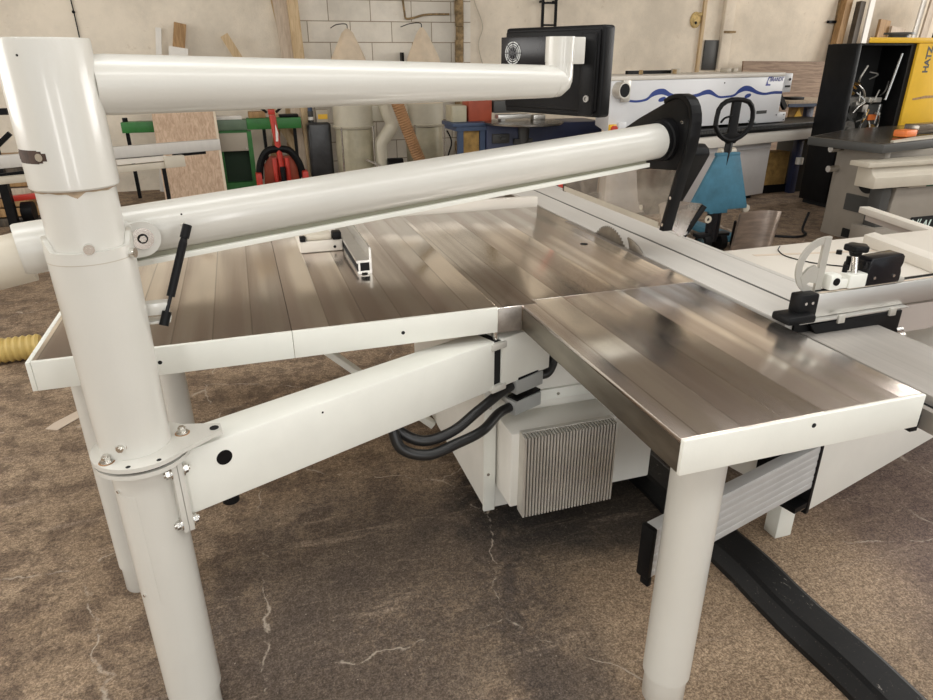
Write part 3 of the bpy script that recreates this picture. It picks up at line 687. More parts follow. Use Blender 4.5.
# pivot lug and bolt
lug = MB(); c = bp(0.087, 0.062, -0.005); pts = []
zv = Vector((0, 0, 1))
for k in range(13):
    a = R(-90 + 15 * k); pts.append(c + Bu * (0.037 * math.cos(a)) + zv * (0.037 * math.sin(a)))
pts += [c - Bu * 0.055 + zv * 0.034, c - Bu * 0.065 - zv * 0.037]
lug.sheet(pts, 0.012, Bn); lug = lug.build('pivot_lug', 'white', boom)
MB().bar(bp(0.015, 0.060, 0.014), bp(0.070, 0.060, 0.014), 0.05, 0.034, 0.003).build('pivot_block', 'white', lug)
cc = bp(0.087, 0.074, -0.003)
MB().ring(cc, Bn, 0.0225, 0.0105, 0.004, 32).build('washer', 'chrome', lug)
MB().cyl(cc, cc + Bn * 0.0035, 0.0115, n=24).build('bolt_recess', 'dark', lug)
MB().cyl(cc, cc + Bn * 0.007, 0.0075, n=6).build('pivot_bolt', 'chrome', lug)
MB().cyl(bp(0.175, 0.0575, 0.03), bp(0.175, 0.0595, 0.03), 0.002, n=8).build('pin_hole', 'dark', tb)
# gas strut
s_top = Vector((-0.131, 1.505, 1.273)); s_bot = Vector((-0.198, 1.432, 1.098))
sd = (s_bot - s_top)
gs = MB(); gs.cyl(s_top + sd * 0.16, s_top + sd * 0.74, 0.0085, n=20); gs.loft([s_top + sd * 0.10, s_top + sd * 0.17], [0.0065, 0.0085], 20)
gs = gs.build('gas_strut', 'black', boom)
MB().cyl(s_top + sd * 0.74, s_top + sd * 0.97, 0.0038, n=14).build('strut_rod', 'gloss_black', gs)
MB().cyl(s_top - sd * 0.03, s_top + sd * 0.11, 0.0095, n=18).build('strut_eye', 'black', gs)
MB().cyl(s_top + sd * 0.90, s_top + sd * 1.05, 0.0095, n=18).build('strut_socket', 'black', gs)
MB().cyl(s_top - Bn * 0.035, s_top - Bn * 0.004, 0.006, n=12).build('strut_stud', 'chrome', gs)
MB().box(-0.245, -0.188, 1.442, 1.470, 1.108, 1.134, 0.002).box(-0.245, -0.188, 1.440, 1.472, 1.090, 1.096, 0.001).build('strut_bracket', 'white', boom)
# hood
hx0, hx1 = 1.395, 1.425
shell = [(2.03, 1.236), (1.978, 1.25), (1.945, 1.345), (1.940, 1.415), (1.958, 1.452), (1.99, 1.470), (2.04, 1.474), (2.10, 1.455), (2.256, 1.394), (2.70, 1.195), (2.84, 1.11), (2.86, 1.07), (2.80, 1.09), (2.653, 1.150), (2.124, 1.227)]
hood = MB().prism(shell, 'x', hx0, hx1, 0.004).build('hood', 'black', boom)
band = [(2.046, 1.028), (2.020, 1.028), (1.965, 1.24), (1.939, 1.31), (1.929, 1.36), (1.929, 1.405), (1.935, 1.432), (1.947, 1.455), (1.965, 1.472), (1.985, 1.482), (2.015, 1.488), (2.045, 1.486), (2.075, 1.478), (2.105, 1.466), (2.10, 1.452), (2.07, 1.464), (2.04, 1.472), (2.015, 1.473), (1.992, 1.466), (1.962, 1.448), (1.946, 1.41), (1.950, 1.346), (1.983, 1.25)]
MB().prism(band, 'x', hx0 - 0.004, hx1 + 0.004, 0.002).build('hood_rim', 'black', hood)
for yy, zz in ((2.03, 1.05), (2.00, 1.15), (2.05, 1.36), (2.15, 1.31), (1.985, 1.40)):
    MB().cyl((hx0 - 0.0042, yy, zz), (hx0 - 0.0005, yy, zz), 0.006, n=12).build('hood_screw', 'chrome', hood)
MB().box(hx0 - 0.004, hx0 + 0.012, 2.815, 2.845, 1.03, 1.11, 0.002).build('end_strip', 'black', hood)
MB().box(hx0 + 0.0, hx1, 2.85, 2.905, 1.04, 1.12, 0.004).build('red_end_cap', 'red', hood)
MB().sheet([(hx0 - 0.001, 2.040, 1.035), (hx0 - 0.001, 1.988, 1.245), (hx0 - 0.001, 2.124, 1.232), (hx0 - 0.001, 2.653, 1.155), (hx0 - 0.001, 2.83, 1.10), (hx0 - 0.001, 2.835, 1.035)], -0.004, (1, 0, 0)).build('side_pane', 'clear', hood)
MB().box(hx0 - 0.008, hx0 - 0.0055, 2.05, 2.82, 1.034, 1.056).build('brush_strip', 'strip', hood)
MB().box(hx0 - 0.010, hx0 - 0.002, 2.30, 2.52, 1.205, 1.228, 0.003).build('pane_clip', 'gloss_black', hood)
MB().cyl((hx0 - 0.0052, 2.17, 1.085), (hx0 - 0.009, 2.17, 1.085), 0.010, n=18).build('pane_knob', 'strip', hood)
# scoring-side wide hood half
w = MB().prism([(2.06, 1.245), (2.035, 1.285), (2.045, 1.305), (2.07, 1.318), (2.20, 1.31), (2.30, 1.20), (2.27, 1.09), (2.21, 1.045), (2.19, 1.05)], 'x', 1.4305, 1.560, 0.006).build('wide_hood', 'black', boom)
MB().sheet([(1.455, 2.17, 1.115), (1.610, 2.11, 1.095), (1.612, 2.10, 1.075), (1.568, 2.11, 0.982), (1.530, 2.11, 0.978), (1.455, 2.125, 1.03)], 0.004, (0, 1, 0)).build('smoked_pane', 'smoke', boom)
MB().bar((1.614, 2.10, 1.090), (1.553, 2.12, 0.975), 0.012, 0.02, 0.002).build('pane_edge', 'black', boom)
MB().loft([bp(1.738), bp(1.739), bp(1.752), bp(1.756), bp(1.79)], [0.0588, 0.063, 0.064, 0.069, 0.071], 40).build('tube_flange', 'black', boom)

# ------------------------------------------------------------------ control panel on its swing arm
cpn = thing('control_panel', 'black control panel housing on a white tubular swing arm at the post top', 'control panel', (UC.x, UC.y, 1.36))
SX, SY = UC.x, UC.y
b = MB(); b.loft([(SX, SY, 1.385), (SX, SY, 1.388), (SX, SY, 1.628), (SX, SY, 1.632)], [0.0722, 0.0745, 0.0745, 0.073], 56)
slv = b.build('sleeve', 'white', cpn)
# slot with a screw on the front left of the sleeve
t0 = R(205); b = MB()
for k in range(10):
    a = R(198 + k * 5.7); p = [(SX + rr * math.cos(tt), SY + rr * math.sin(tt)) for rr, tt in ((0.0738, a), (0.0750, a), (0.0750, a + R(5.75)), (0.0738, a + R(5.75)))]
    hh = (0.0112 if 0 < k < 8 else 0.0098 if k == 8 else 0.0065)
    b.prism(p, 'z', 1.445 - hh, 1.445 + hh)
sl = b.build('slot', 'dark_rust', slv)
t = R(246); d = Vector((math.cos(t), math.sin(t), 0)); q = Vector((SX, SY, 1.445)) + d * 0.0735
MB().cyl(q, q + d * 0.0035, 0.0068, n=18).build('slot_screw', 'chrome', sl)
MB().cyl((SX - 0.025, SY - 0.0700, 1.605), (SX - 0.0253, SY - 0.0708, 1.605), 0.002, n=8).build('pin_hole', 'dark', slv)
e0 = Vector((SX + 0.055, SY + 0.025, 1.556)); e1 = Vector((0.900, 1.933, 1.533))
au = (e1 - e0).normalized()
ar = MB(); ar.loft([e0, e0 + au * 0.03, e1 - au * 0.02], [0.050, 0.0525, 0.0445], 40)
# mitred elbow turning up
pts = [e1 - au * 0.02] + [e1 + au * (0.018 * math.sin(R(a))) + Vector((0, 0, 0.018 * (1 - math.cos(R(a))))) for a in (22, 45, 68, 90)] + [e1 + au * 0.018 + Vector((0, 0, 0.070))]
ar.loft(pts, [0.0445, 0.0445, 0.044, 0.0425, 0.0415, 0.041], 40)
ar.build('swing_arm', 'white', cpn)
ee = e1 + au * 0.018
MB().cyl((ee.x, ee.y, 1.582), (ee.x, ee.y, 1.5855), 0.0405, n=40).build('sleeve_gap', 'dark', cpn)
MB().cyl((ee.x, ee.y, 1.586), (ee.x, ee.y, 1.653), 0.0425, n=40).build('elbow_sleeve', 'white', cpn)
# housing: wide flat screen box, slightly turned
pr_, pl_ = Vector((1.074, 1.966, 0)), Vector((0.900, 2.338, 0))
hu = (pr_ - pl_).normalized(); hn = Vector((hu.y, -hu.x, 0))          # hn points to the viewer
if hn.y > 0: hn = -hn
W_ = (pr_ - pl_).length
HM = Matrix.Translation((pl_.x, pl_.y, 1.43)) @ Matrix((hu, -hn, Vector((0, 0, 1)))).transposed().to_4x4()   # x along width, y away from viewer, z up
hs = MB().box(0, W_, 0.0, 0.055, -0.006, 0.258, 0.010, 3, HM).build('screen_housing', 'black', cpn)
b = MB(); b.box(0.012, W_ - 0.012, -0.012, 0.002, 0.012, 0.246, 0.006, 2, HM).box(W_ - 0.072, W_ - 0.016, -0.020, -0.010, 0.0, 0.236, 0.004, 2, HM).build('back_cover', 'black', hs)
MB().ring(HM @ Vector((W_ - 0.038, -0.0205, 0.050)), hn, 0.010, 0.006, 0.005, 24).cyl(HM @ Vector((W_ - 0.038, -0.020, 0.050)), HM @ Vector((W_ - 0.038, -0.0225, 0.050)), 0.007).build('cable_gland', 'engine', hs)
fb = MB().box(0.062, 0.262, -0.085, -0.012, 0.134, 0.228, 0.002, 2, HM).build('fan_box', 'gloss_black', hs)
b = MB()
for ro, ri in ((0.034, 0.0305), (0.027, 0.0235), (0.020, 0.0185)): b.ring(HM @ Vector((0.116, -0.0852, 0.181)), hn, ro, ri, 0.0012, 36)
for a_ in (0, 45, 90, 135):
    d = HM.to_3x3() @ Vector((math.cos(R(a_)), 0, math.sin(R(a_)))); c_ = HM @ Vector((0.116, -0.0862, 0.181))
    MB().bar(c_ - d * 0.036, c_ + d * 0.036, 0.003, 0.001, 0, tuple(hn)).build('grille_gap', 'gloss_black', fb)
b.build('fan_grille', 'gray_conn', fb)
mb_ = MB(); c1 = Vector((ee.x, ee.y, 1.616)); c2 = HM @ Vector((W_ - 0.10, -0.01, 0.186))
mb_.bar(c1, c1 + Vector((0.068, 0.0, 0)), 0.055, 0.072, 0.003); mb_.bar(c1 + Vector((0.03, 0.0, 0)), c2, 0.05, 0.07, 0.003)
mb_.build('screen_mount', 'white', cpn)

# ------------------------------------------------------------------ rip fence lying on the extension table
rf = thing('rip_fence', 'aluminium rip fence profile with cream guide block on the left table', 'fence', (0.33, 2.5, T))
sec = [(0.329, 0.9105), (0.342, 0.9105), (0.342, 0.916), (0.362, 0.916), (0.362, 0.9105), (0.3765, 0.9105), (0.378, 0.918), (0.378, 1.002), (0.376, 1.004), (0.3715, 1.004), (0.3705, 1.002), (0.3705, 0.960), (0.327, 0.960), (0.327, 0.950), (0.331, 0.950), (0.331, 0.922), (0.327, 0.922)]
MB().prism(sec, 'y', 2.232, 3.09).build('fence_profile', 'alu', rf)
MB().box(0.3380, 0.3700, 2.2312, 2.236, 0.9225, 0.9520).build('profile_opening', 'dark', rf)
MB().box(0.3295, 0.3312, 2.2325, 3.08, 0.9225, 0.9495).build('side_slot', 'dark', rf)
gb = MB().box(0.165, 0.3265, 2.57, 2.95, 0.9115, 0.955, 0.004).build('guide_block', 'board', rf)
MB().box(0.190, 0.288, 2.575, 2.93, 0.955, 0.978, 0.008).build('block_cap', 'cream', gb)
b = MB(); b.box(0.167, 0.188, 2.568, 2.60, 0.9555, 0.974, 0.002); b.box(0.290, 0.324, 2.566, 2.61, 0.9555, 0.985, 0.004); b.cyl((0.296, 2.5702, 0.928), (0.296, 2.568, 0.928), 0.0055)
b.build('block_stop', 'black', gb)

# ------------------------------------------------------------------ sliding table
st = thing('sliding_table', 'long light aluminium sliding table with two dark T-slots beside the saw blade', 'sliding table', (1.56, 2.4, 0.874))
y0, y1 = 1.395, 4.35
b = MB(); b.box(1.399, 1.538, y0, y1, 0.876, T, 0.001).box(1.552, 1.696, y0, y1, 0.876, T, 0.001).box(1.703, 1.726, y0, y1, 0.876, T - 0.002, 0.001).box(1.399, 1.726, y0 + 0.002, y1, 0.8755, 0.896)
b.build('carriage', 'alu_slide', st)
b = MB(); b.box(1.5382, 1.5518, y0 + 0.001, y1, 0.8962, 0.9085).box(1.6962, 1.7028, y0 + 0.001, y1, 0.8962, 0.9072); b.build('slot_lining', 'saw_dark', st)
b = MB(); b.box(1.425, 1.728, y0 - 0.008, y0 - 0.0005, 0.8765, 0.905); b.build('end_cap', 'black', st)
b = MB(); b.box(1.389, 1.3985, 1.83, y1, 0.876, 0.8985, 0.001); b.build('edge_strip', 'side_steel', st)

# ------------------------------------------------------------------ cross-cut table
ct = thing('crosscut_table', 'white cross-cut outrigger table right of the sliding carriage with raised bar', 'table', (2.4, 1.8, 0.85))
MB().prism([(1.732, 1.428), (3.9, 1.50), (3.9, 2.30), (2.9, 2.11), (1.732, 2.10)], 'z', 0.880, 0.906, 0.002).build('table_panel', 'board', ct)
b = MB(); b.prism([(1.745, 1.415), (3.9, 1.485), (3.9, 1.499), (1.745, 1.427)], 'z', 0.905, 0.9065)
b = MB(); b.prism([(1.735, 0.884), (1.735, 0.905), (3.9, 0.905), (3.9, 0.815), (2.15, 0.815), (2.07, 0.832), (1.98, 0.815), (1.84, 0.815)], 'y', 1.408, 1.4275); b.build('front_skirt', 'gray_fascia', ct)  # table fascia in shade: the shadow is put into its grey colour
b = MB(); b.prism([(2.31, 2.00), (2.385, 2.02), (2.26, 1.45), (2.185, 1.44)], 'z', 0.9062, 0.950, 0.004); b.build('raised_bar', 'board', ct)
b = MB(); b.prism([(1.80, 2.02), (2.29, 1.925), (2.285, 1.91), (1.80, 2.00)], 'z', 0.9062, 0.9072); b.build('slot_strip', 'tape', ct)
for x, y in ((2.12, 1.925), (2.13, 1.86), (2.02, 1.79), (1.99, 1.72)):
    MB().cyl((x, y, 0.905), (x, y, 0.921), 0.011, 0.010, 16).build('stop_button', 'black', ct)
cr = MB().tube([(1.98, 2.08, 0.909), (1.93, 2.03, 0.909), (1.90, 1.95, 0.909), (1.93, 1.85, 0.909), (2.00, 1.78, 0.909)], 0.0022, 6, 6).build('wire', 'black', None)
tag(centre(cr), 'thin dark wire curling on the white cross-cut table', 'wire')

# ------------------------------------------------------------------ cross-cut fence with stops
cf = thing('crosscut_fence', 'grey aluminium cross-cut fence bar with black end shoe standing on the sliding table', 'fence', (1.6, 1.40, T))
sl_ = 0.024
def fy(x): return 1.387 + sl_ * (x - 1.49)
fp_ = MB()
A3 = [(1.492, fy(1.492), 0.916), (3.6, fy(3.6), 0.916)]
fp_.bar((1.492, fy(1.492) + 0.02, 0.951), (3.6, fy(3.6) + 0.02, 0.951), 0.038, 0.070, 0.003)
fence = fp_.build('fence_profile', 'alu', cf)
MB().bar((1.50, fy(1.5) + 0.028, 0.9875), (3.6, fy(3.6) + 0.028, 0.9875), 0.008, 0.004).build('scale_slot', 'black', fence)
MB().bar((1.50, fy(1.5) + 0.012, 0.9868), (3.6, fy(3.6) + 0.012, 0.9868), 0.006, 0.002).build('scale_tape', 'tape', fence)
MB().bar((1.42, fy(1.42) - 0.006, 0.9135), (1.83, fy(1.83) - 0.006, 0.9135), 0.03, 0.004).build('base_lip', 'alu', fence)
sh = MB(); sh.box(1.425, 1.4915, 1.383, 1.425, 0.914, 0.990, 0.006); sh.box(1.375, 1.470, 1.358, 1.430, 0.913, 0.938, 0.008)
sh = sh.build('end_shoe', 'black', cf)
for x in (1.445, 1.468): MB().cyl((x, 1.3835, 0.965), (x, 1.3805, 0.965), 0.0045, n=12).build('shoe_screw', 'chrome', sh)
# quadrant protractor
q = MB(); cx_, cz_ = 1.503, 1.06; yq0, yq1 = 1.415, 1.421
ro, ri = 0.083, 0.062; n = 22; outl = []
def arc(r_, a0_, a1_, k_): return [(cx_ + r_ * math.cos(R(a0_ + (a1_ - a0_) * i / k_)), cz_ + r_ * math.sin(R(a0_ + (a1_ - a0_) * i / k_))) for i in range(k_ + 1)]
q.prism(arc(ro, 80, 262, n) + arc(ri, 258, 84, n), 'y', yq0, yq1)
q.box(cx_ - 0.005, cx_ + 0.018, yq0 - 0.0015, yq1 + 0.0015, 0.985, cz_ + 0.083)
q.prism([(cx_ - 0.064, cz_ - 0.026), (cx_ - 0.040, cz_ - 0.002), (cx_ - 0.02, cz_ + 0.004), (cx_ - 0.004, cz_ - 0.006), (cx_ - 0.004, cz_ - 0.05), (cx_ - 0.03, cz_ - 0.045), (cx_ - 0.05, cz_ - 0.055)], 'y', yq0 - 0.001, yq1 + 0.001)
q.build('quadrant', 'protractor', cf, False)
# cast clamp block with star knob
cb = MB().box(1.528, 1.566, 1.392, 1.430, 0.990, 1.036, 0.006).box(1.566, 1.60, 1.398, 1.428, 0.990, 1.018, 0.004).box(1.596, 1.660, 1.392, 1.432, 0.989, 1.030, 0.004).build('clamp_block', 'fascia', cf)
MB().cyl((1.547, 1.3925, 1.016), (1.547, 1.389, 1.016), 0.011, n=20).build('block_screw', 'black', cb)
MB().cyl((1.628, 1.412, 1.028), (1.625, 1.420, 1.085), 0.0095, n=20).build('shaft', 'chrome', cb)
kb = MB()
kq = [(0.040 * (1 + 0.10 * math.cos(5 * 2 * PI * i / 60)) * math.cos(2 * PI * i / 60), 0.040 * (1 + 0.10 * math.cos(5 * 2 * PI * i / 60)) * math.sin(2 * PI * i / 60)) for i in range(60)]
kb.prism([(1.625 + a_ * 0.75, 1.420 + b_ * 0.75) for a_, b_ in kq], 'z', 1.092, 1.110, 0.004); kb.cyl((1.625, 1.420, 1.078), (1.625, 1.420, 1.094), 0.014, 0.02)
kb.build('star_knob', 'black', cb)
b = MB(); b.cyl((1.605, 1.425, 1.03), (1.605, 1.425, 1.052), 0.007); b.cyl((1.628, 1.440, 1.03), (1.628, 1.440, 1.070), 0.007); b.build('side_knob', 'black', cb)
# black flip stop housing
fs = MB().prism([(1.664, 0.990), (1.664, 1.060), (1.672, 1.070), (1.780, 1.076), (1.790, 1.068), (1.790, 1.046), (1.785, 1.034), (1.790, 1.020), (1.790, 0.992)], 'y', 1.396, 1.445, 0.003).build('flip_stop', 'gloss_black', cf)
for x in (1.69, 1.762): MB().cyl((x, 1.3965, 1.012), (x, 1.3935, 1.012), 0.0045, n=12).build('stop_screw', 'chrome', fs)
MB().box(1.7905, 1.815, 1.40, 1.44, 0.987, 1.000, 0.002).build('stop_clip', 'protractor', fs)
# black mounting bracket under the fence, at the end of the carriage
bk = MB(); bk.prism([(1.462, 0.905), (1.80, 0.911), (1.80, 0.835), (1.775, 0.815), (1.565, 0.807), (1.545, 0.812)], 'y', 1.368, 1.3855, 0.002)
bk = bk.build('mount_bracket', 'black', cf)
for x in (1.565, 1.755): MB().box(x - 0.012, x + 0.012, 1.360, 1.3685, 0.900, 0.925, 0.002).build('bracket_clip', 'protractor', bk)
for x, z in ((1.815, 0.845), (1.83, 0.825)): MB().cyl((x - 0.02, 1.372, z), (x + 0.006, 1.372, z), 0.009, n=14).build('bracket_bolt', 'chrome', bk)

# ------------------------------------------------------------------ telescopic outrigger arm below the front table
ou = Vector((0.966, 0.258, 0)).normalized(); on = Vector((0.258, -0.966, 0)).normalized(); O0 = Vector((0.905, 1.205, 0))
def op(s, off, z): return O0 + ou * s + on * off + Vector((0, 0, z))
og = thing('outrigger_arm', 'telescopic outrigger arm, ribbed grey profile sliding out of a white housing', 'support arm', (1.9, 1.6, 0))
b = MB()
b.bar(op(0.02, -0.020, 0.364), op(0.80, -0.020, 0.364), 0.038, 0.164, 0.002)
for k in range(6): b.bar(op(0.02, -0.0020, 0.297 + k * 0.0265), op(0.79, -0.0020, 0.297 + k * 0.0265), 0.004, 0.0195, 0.001)
inner = b.build('inner_profile', 'alu_arm', og)
MB().bar(op(0.004, -0.020, 0.363), op(0.02, -0.020, 0.363), 0.042, 0.170, 0.003).bar(op(0.006, -0.012, 0.270), op(0.022, -0.012, 0.270), 0.03, 0.03, 0.004).build('profile_end_cap', 'black', inner)
hb, ht = 0.185, 0.60
MB().bar(op(0.795, -0.235, (hb + ht) / 2), op(2.3, -0.235, (hb + ht) / 2), 0.47, ht - hb, 0.004).build('housing', 'off_white', og)
MB().bar(op(0.778, -0.10, (hb + ht) / 2 - 0.004), op(0.7955, -0.10, (hb + ht) / 2 - 0.004), 0.205, ht - hb + 0.005, 0.002).build('mouth_frame', 'black', og)
for off, z in ((-0.012, 0.207), (-0.02, 0.535)): MB().cyl(op(0.75, off, z), op(0.779, off, z), 0.012, n=14).build('guide_roller', 'chrome', og)
MB().bar(op(0.71, -0.03, 0.217), op(0.779, -0.03, 0.217), 0.06, 0.02).build('roller_bracket', 'black', og)
MB().box(1.655, 1.725, 1.50, 1.56, 0.0, 0.24, 0.003).build('foot', 'fascia', og)

# ------------------------------------------------------------------ black duct on the floor
fd = MB()
p0, p1 = Vector((1.472, 0.55, 0)), Vector((1.425, 2.35, 0)); dd = (p1 - p0).normalized(); nn_ = Vector((-dd.y, dd.x, 0))
prof = [(-0.090, 0.0), (-0.088, 0.018), (-0.060, 0.055), (-0.045, 0.062), (0.045, 0.062), (0.060, 0.055), (0.088, 0.018), (0.090, 0.0)]
rows = []
for t in [i / 24 for i in range(25)]:
    c = p0 + (p1 - p0) * t; wob = 0.004 * math.sin(t * 23)
    rows.append([fd.bm.verts.new(c + nn_ * (a_ + wob) + Vector((0, 0, z_ * (1 + 0.03 * math.sin(t * 31))))) for a_, z_ in prof])
for r0_, r1_ in zip(rows, rows[1:]):
    for k in range(len(prof) - 1): fd.bm.faces.new((r0_[k], r0_[k + 1], r1_[k + 1], r1_[k]))
    fd.bm.faces.new((r0_[-1], r0_[0], r1_[0], r1_[-1]))
fd.bm.faces.new(rows[0]); fd.bm.faces.new(rows[-1]); fd._done(0)
tag(centre(fd.build('cable_duct', 'duct', None, True, 14)), 'black scuffed duct strip lying on the floor under the front table', 'cable duct')

# ================================================================== background of the hall
def single(mb, name, m, label, cat, group=None, smooth=True):
    return tag(centre(mb.build(name, m, None, smooth)), label, cat, group)
def plank(x, z0, dx, L, w, th, y, ytop, m, label, group, name='plank', wdir=0.0):
    """board leaning against the back wall: foot (x, y, z0), leaning to (x+dx, ytop)"""
    mb = MB(); p0 = Vector((x, y, z0)); p1 = Vector((x + dx, ytop, z0 + L))
    mb.bar(p0, p1, w, th, 0.003, (0, 1, 0) if wdir == 0 else (1, 0, 0))
    return single(mb, name, m, label, 'timber', group)
LAY = {}
def leaning(x0, x1, ztop, w, th, m, label, group, lean=0.16, name='timber_board'):
    """board from the floor at x0 leaning back to the wall at x1/ztop (w seen from the front)"""
    off = LAY.get(group, 0.02) + th / 2; LAY[group] = off + th / 2 + 0.02
    mb = MB(); p0 = Vector((x0, WY - off - lean * ztop / 2.0, 0.004)); p1 = Vector((x1, WY - off, ztop))
    d = (p1 - p0).normalized(); n = Vector((0, -1, 0)); s = d.cross(n).normalized(); n = s.cross(d).normalized()
    c = [p0 - s * w / 2 - n * th / 2, p0 + s * w / 2 - n * th / 2, p1 + s * w / 2 - n * th / 2, p1 - s * w / 2 - n * th / 2]
    mb.sheet(c, th, n)
    return single(mb, name, m, label, 'timber', group, False)

G = 'boards leaning on the left back wall'
leaning(-1.05, -0.78, 1.94, 0.065, 0.02, 'whitewood', 'thin white batten leaning on the back wall above the green bench, leftmost board', G)
leaning(-0.95, -0.52, 1.99, 0.14, 0.03, 'brownwood', 'brown plank with dark top leaning on the back wall beside the white batten', G)
leaning(-0.85, -0.58, 1.72, 0.22, 0.02, 'whitewood', 'short white board leaning in front of the brown plank', G)
leaning(0.95, -0.03, 1.86, 0.10, 0.035, 'pine', 'short pine lath tilted to the left against the back wall', G)
leaning(0.92, 0.50, 3.0, 0.05, 0.04, 'pine', 'narrow tall pine lath leaning, left one beside the blockwork', 'tall timbers beside the blockwork')
leaning(0.80, 0.62, 3.3, 0.16, 0.03, 'palewood', 'pale grey plank standing between two pine laths beside the blockwork', 'tall timbers beside the blockwork')
leaning(0.88, 0.80, 3.4, 0.13, 0.09, 'pine', 'thick pine post standing at the edge of the blockwork', 'tall timbers beside the blockwork')
# pale oak board, leaning against the green bench
b = MB(); b.sheet([(-0.94, 8.75, 0.02), (-0.26, 8.75, 0.02), (-0.275, 9.08, 1.20), (-0.955, 9.08, 1.20)], 0.03, (0, 1, 0)); ob = b.build('oak_board', 'oak', None, False); centre(ob)
tag(ob, 'wide pinkish oak board standing upright before the green workbench', 'board')
b = MB(); b.sheet([(-0.26, 8.75, 0.02), (-0.232, 8.75, 0.02), (-0.247, 9.08, 1.20), (-0.275, 9.08, 1.20)], 0.03, (0, 1, 0))
eo = b.build('edge_banding', 'oakedge', None, False)
for v in eo.data.vertices: v.co -= ob.location
eo.parent = ob

# green workbench
gb_ = thing('green_workbench', 'long green steel workbench along the left back wall', 'workbench', (-0.2, 9.3, 0))
MB().box(-0.895, 0.099, 9.13, 9.32, 0.78, 0.90, 0.006).build('worn_beam', 'palegreen', gb_)
MB().box(0.10, 0.76, 9.12, 9.32, 0.78, 0.91, 0.006).build('bench_beam', 'green', gb_)
MB().box(-1.32, -0.9, 9.13, 9.32, 0.785, 0.905, 0.004).build('beam_cover', 'green', gb_)
MB().box(-0.26, 0.10, 9.16, 9.32, 0.745, 0.78).build('under_rail', 'green', gb_)
dr = MB().box(-0.26, 0.085, 9.13, 9.32, 0.53, 0.745, 0.004).build('drawer_box', 'greige', gb_)
MB().cyl((0.06, 9.131, 0.555), (0.06, 9.125, 0.555), 0.012, n=12).build('drawer_lock', 'chrome', dr)
b = MB(); b.box(-0.26, -0.22, 9.16, 9.32, 0, 0.53); b.box(0.085, 0.14, 9.13, 9.32, 0.0, 0.76); b.box(-0.22, 0.085, 9.16, 9.32, 0.0, 0.14); b.build('cabinet_frame', 'green', gb_)
MB().box(-0.22, 0.085, 9.25, 9.32, 0.14, 0.53).build('cabinet_interior', 'darkgreen', gb_)
for x in (-1.28, 0.30, 0.68): MB().bar((x, 9.25, 0), (x, 9.25, 0.78), 0.04, 0.04).build('bench_leg', 'black', gb_)
G = 'oddments on the green bench'
single(MB().box(-0.255, 0.05, 9.15, 9.29, 0.9015, 0.945, 0.004), 'white_bar', 'whitewood', 'white bar lying on the left of the green bench', 'bar', G)
single(MB().box(0.13, 0.34, 9.16, 9.31, 0.9115, 0.985, 0.01), 'offcut', 'brownwood', 'brown offcut lying on the green bench beside the red pallet truck', 'offcut', G)
single(MB().box(0.50, 0.74, 9.15, 9.31, 0.9115, 0.945, 0.01), 'black_bar', 'black', 'black bar on the right end of the green bench', 'bar', G)
single(MB().cyl((-1.28, 9.25, 0.9015), (-1.28, 9.25, 0.95), 0.03), 'tin', 'black', 'small dark tin on the far left of the green bench', 'tin', G)

# red pallet truck
rj = thing('pallet_truck', 'red pallet truck with black hoop and upright red tiller before the green bench', 'pallet truck', (0.45, 8.85, 0))
MB().loft([(0.455, 8.86, 0.16), (0.44, 8.86, 0.5), (0.405, 8.90, 0.96)], [0.042, 0.036, 0.040], 16).build('tiller', 'red', rj)
MB().box(0.36, 0.44, 8.87, 8.93, 0.965, 1.03, 0.01).build('tiller_head', 'red', rj)
MB().box(0.375, 0.425, 8.85, 8.90, 1.03, 1.09, 0.008).build('yellow_button', 'yellow', rj)
for sx in (-1, 1): MB().bar((0.40 + sx * 0.05, 8.90, 0.99), (0.40 + sx * 0.15, 8.90, 1.07), 0.03, 0.03, 0.008).build('handle_grip', 'black', rj)
MB().prism([(0.412, 0.66), (0.440, 0.66), (0.450, 0.76), (0.432, 0.84), (0.424, 0.86), (0.418, 0.76)], 'y', 8.828, 8.832).build('tiller_print', 'whitewood', rj)
MB().tube([(0.17, 8.87, 0.22), (0.20, 8.87, 0.40), (0.29, 8.87, 0.54), (0.42, 8.87, 0.565), (0.56, 8.87, 0.54), (0.66, 8.87, 0.40), (0.70, 8.87, 0.22)], 0.045, 10).build('hoop_guard', 'black', rj)
MB().prism([(0.22, 0.14), (0.24, 0.38), (0.32, 0.48), (0.56, 0.48), (0.64, 0.38), (0.66, 0.14)], 'y', 8.89, 8.93, 0.01).build('body_plate', 'brick_red', rj)
for x in (0.37, 0.52): MB().tube([(x, 8.84, 0.10), (x * 0.98 + 0.01, 8.84, 0.30), (x, 8.85, 0.46)], 0.030, 10).build('pump_rod', 'red', rj)
MB().cyl((0.455, 8.80, 0.10), (0.455, 8.80, 0.36), 0.035, n=16).build('pump', 'gloss_black', rj)
for x in (0.16, 0.72): MB().box(x - 0.035, x + 0.035, 7.9 + 0.8, 8.92, 0.05, 0.30, 0.01).build('fork', 'red', rj)
for x in (0.36, 0.55): MB().cyl((x - 0.03, 8.80, 0.09), (x + 0.03, 8.80, 0.09), 0.088, n=24).build('wheel', 'black', rj)

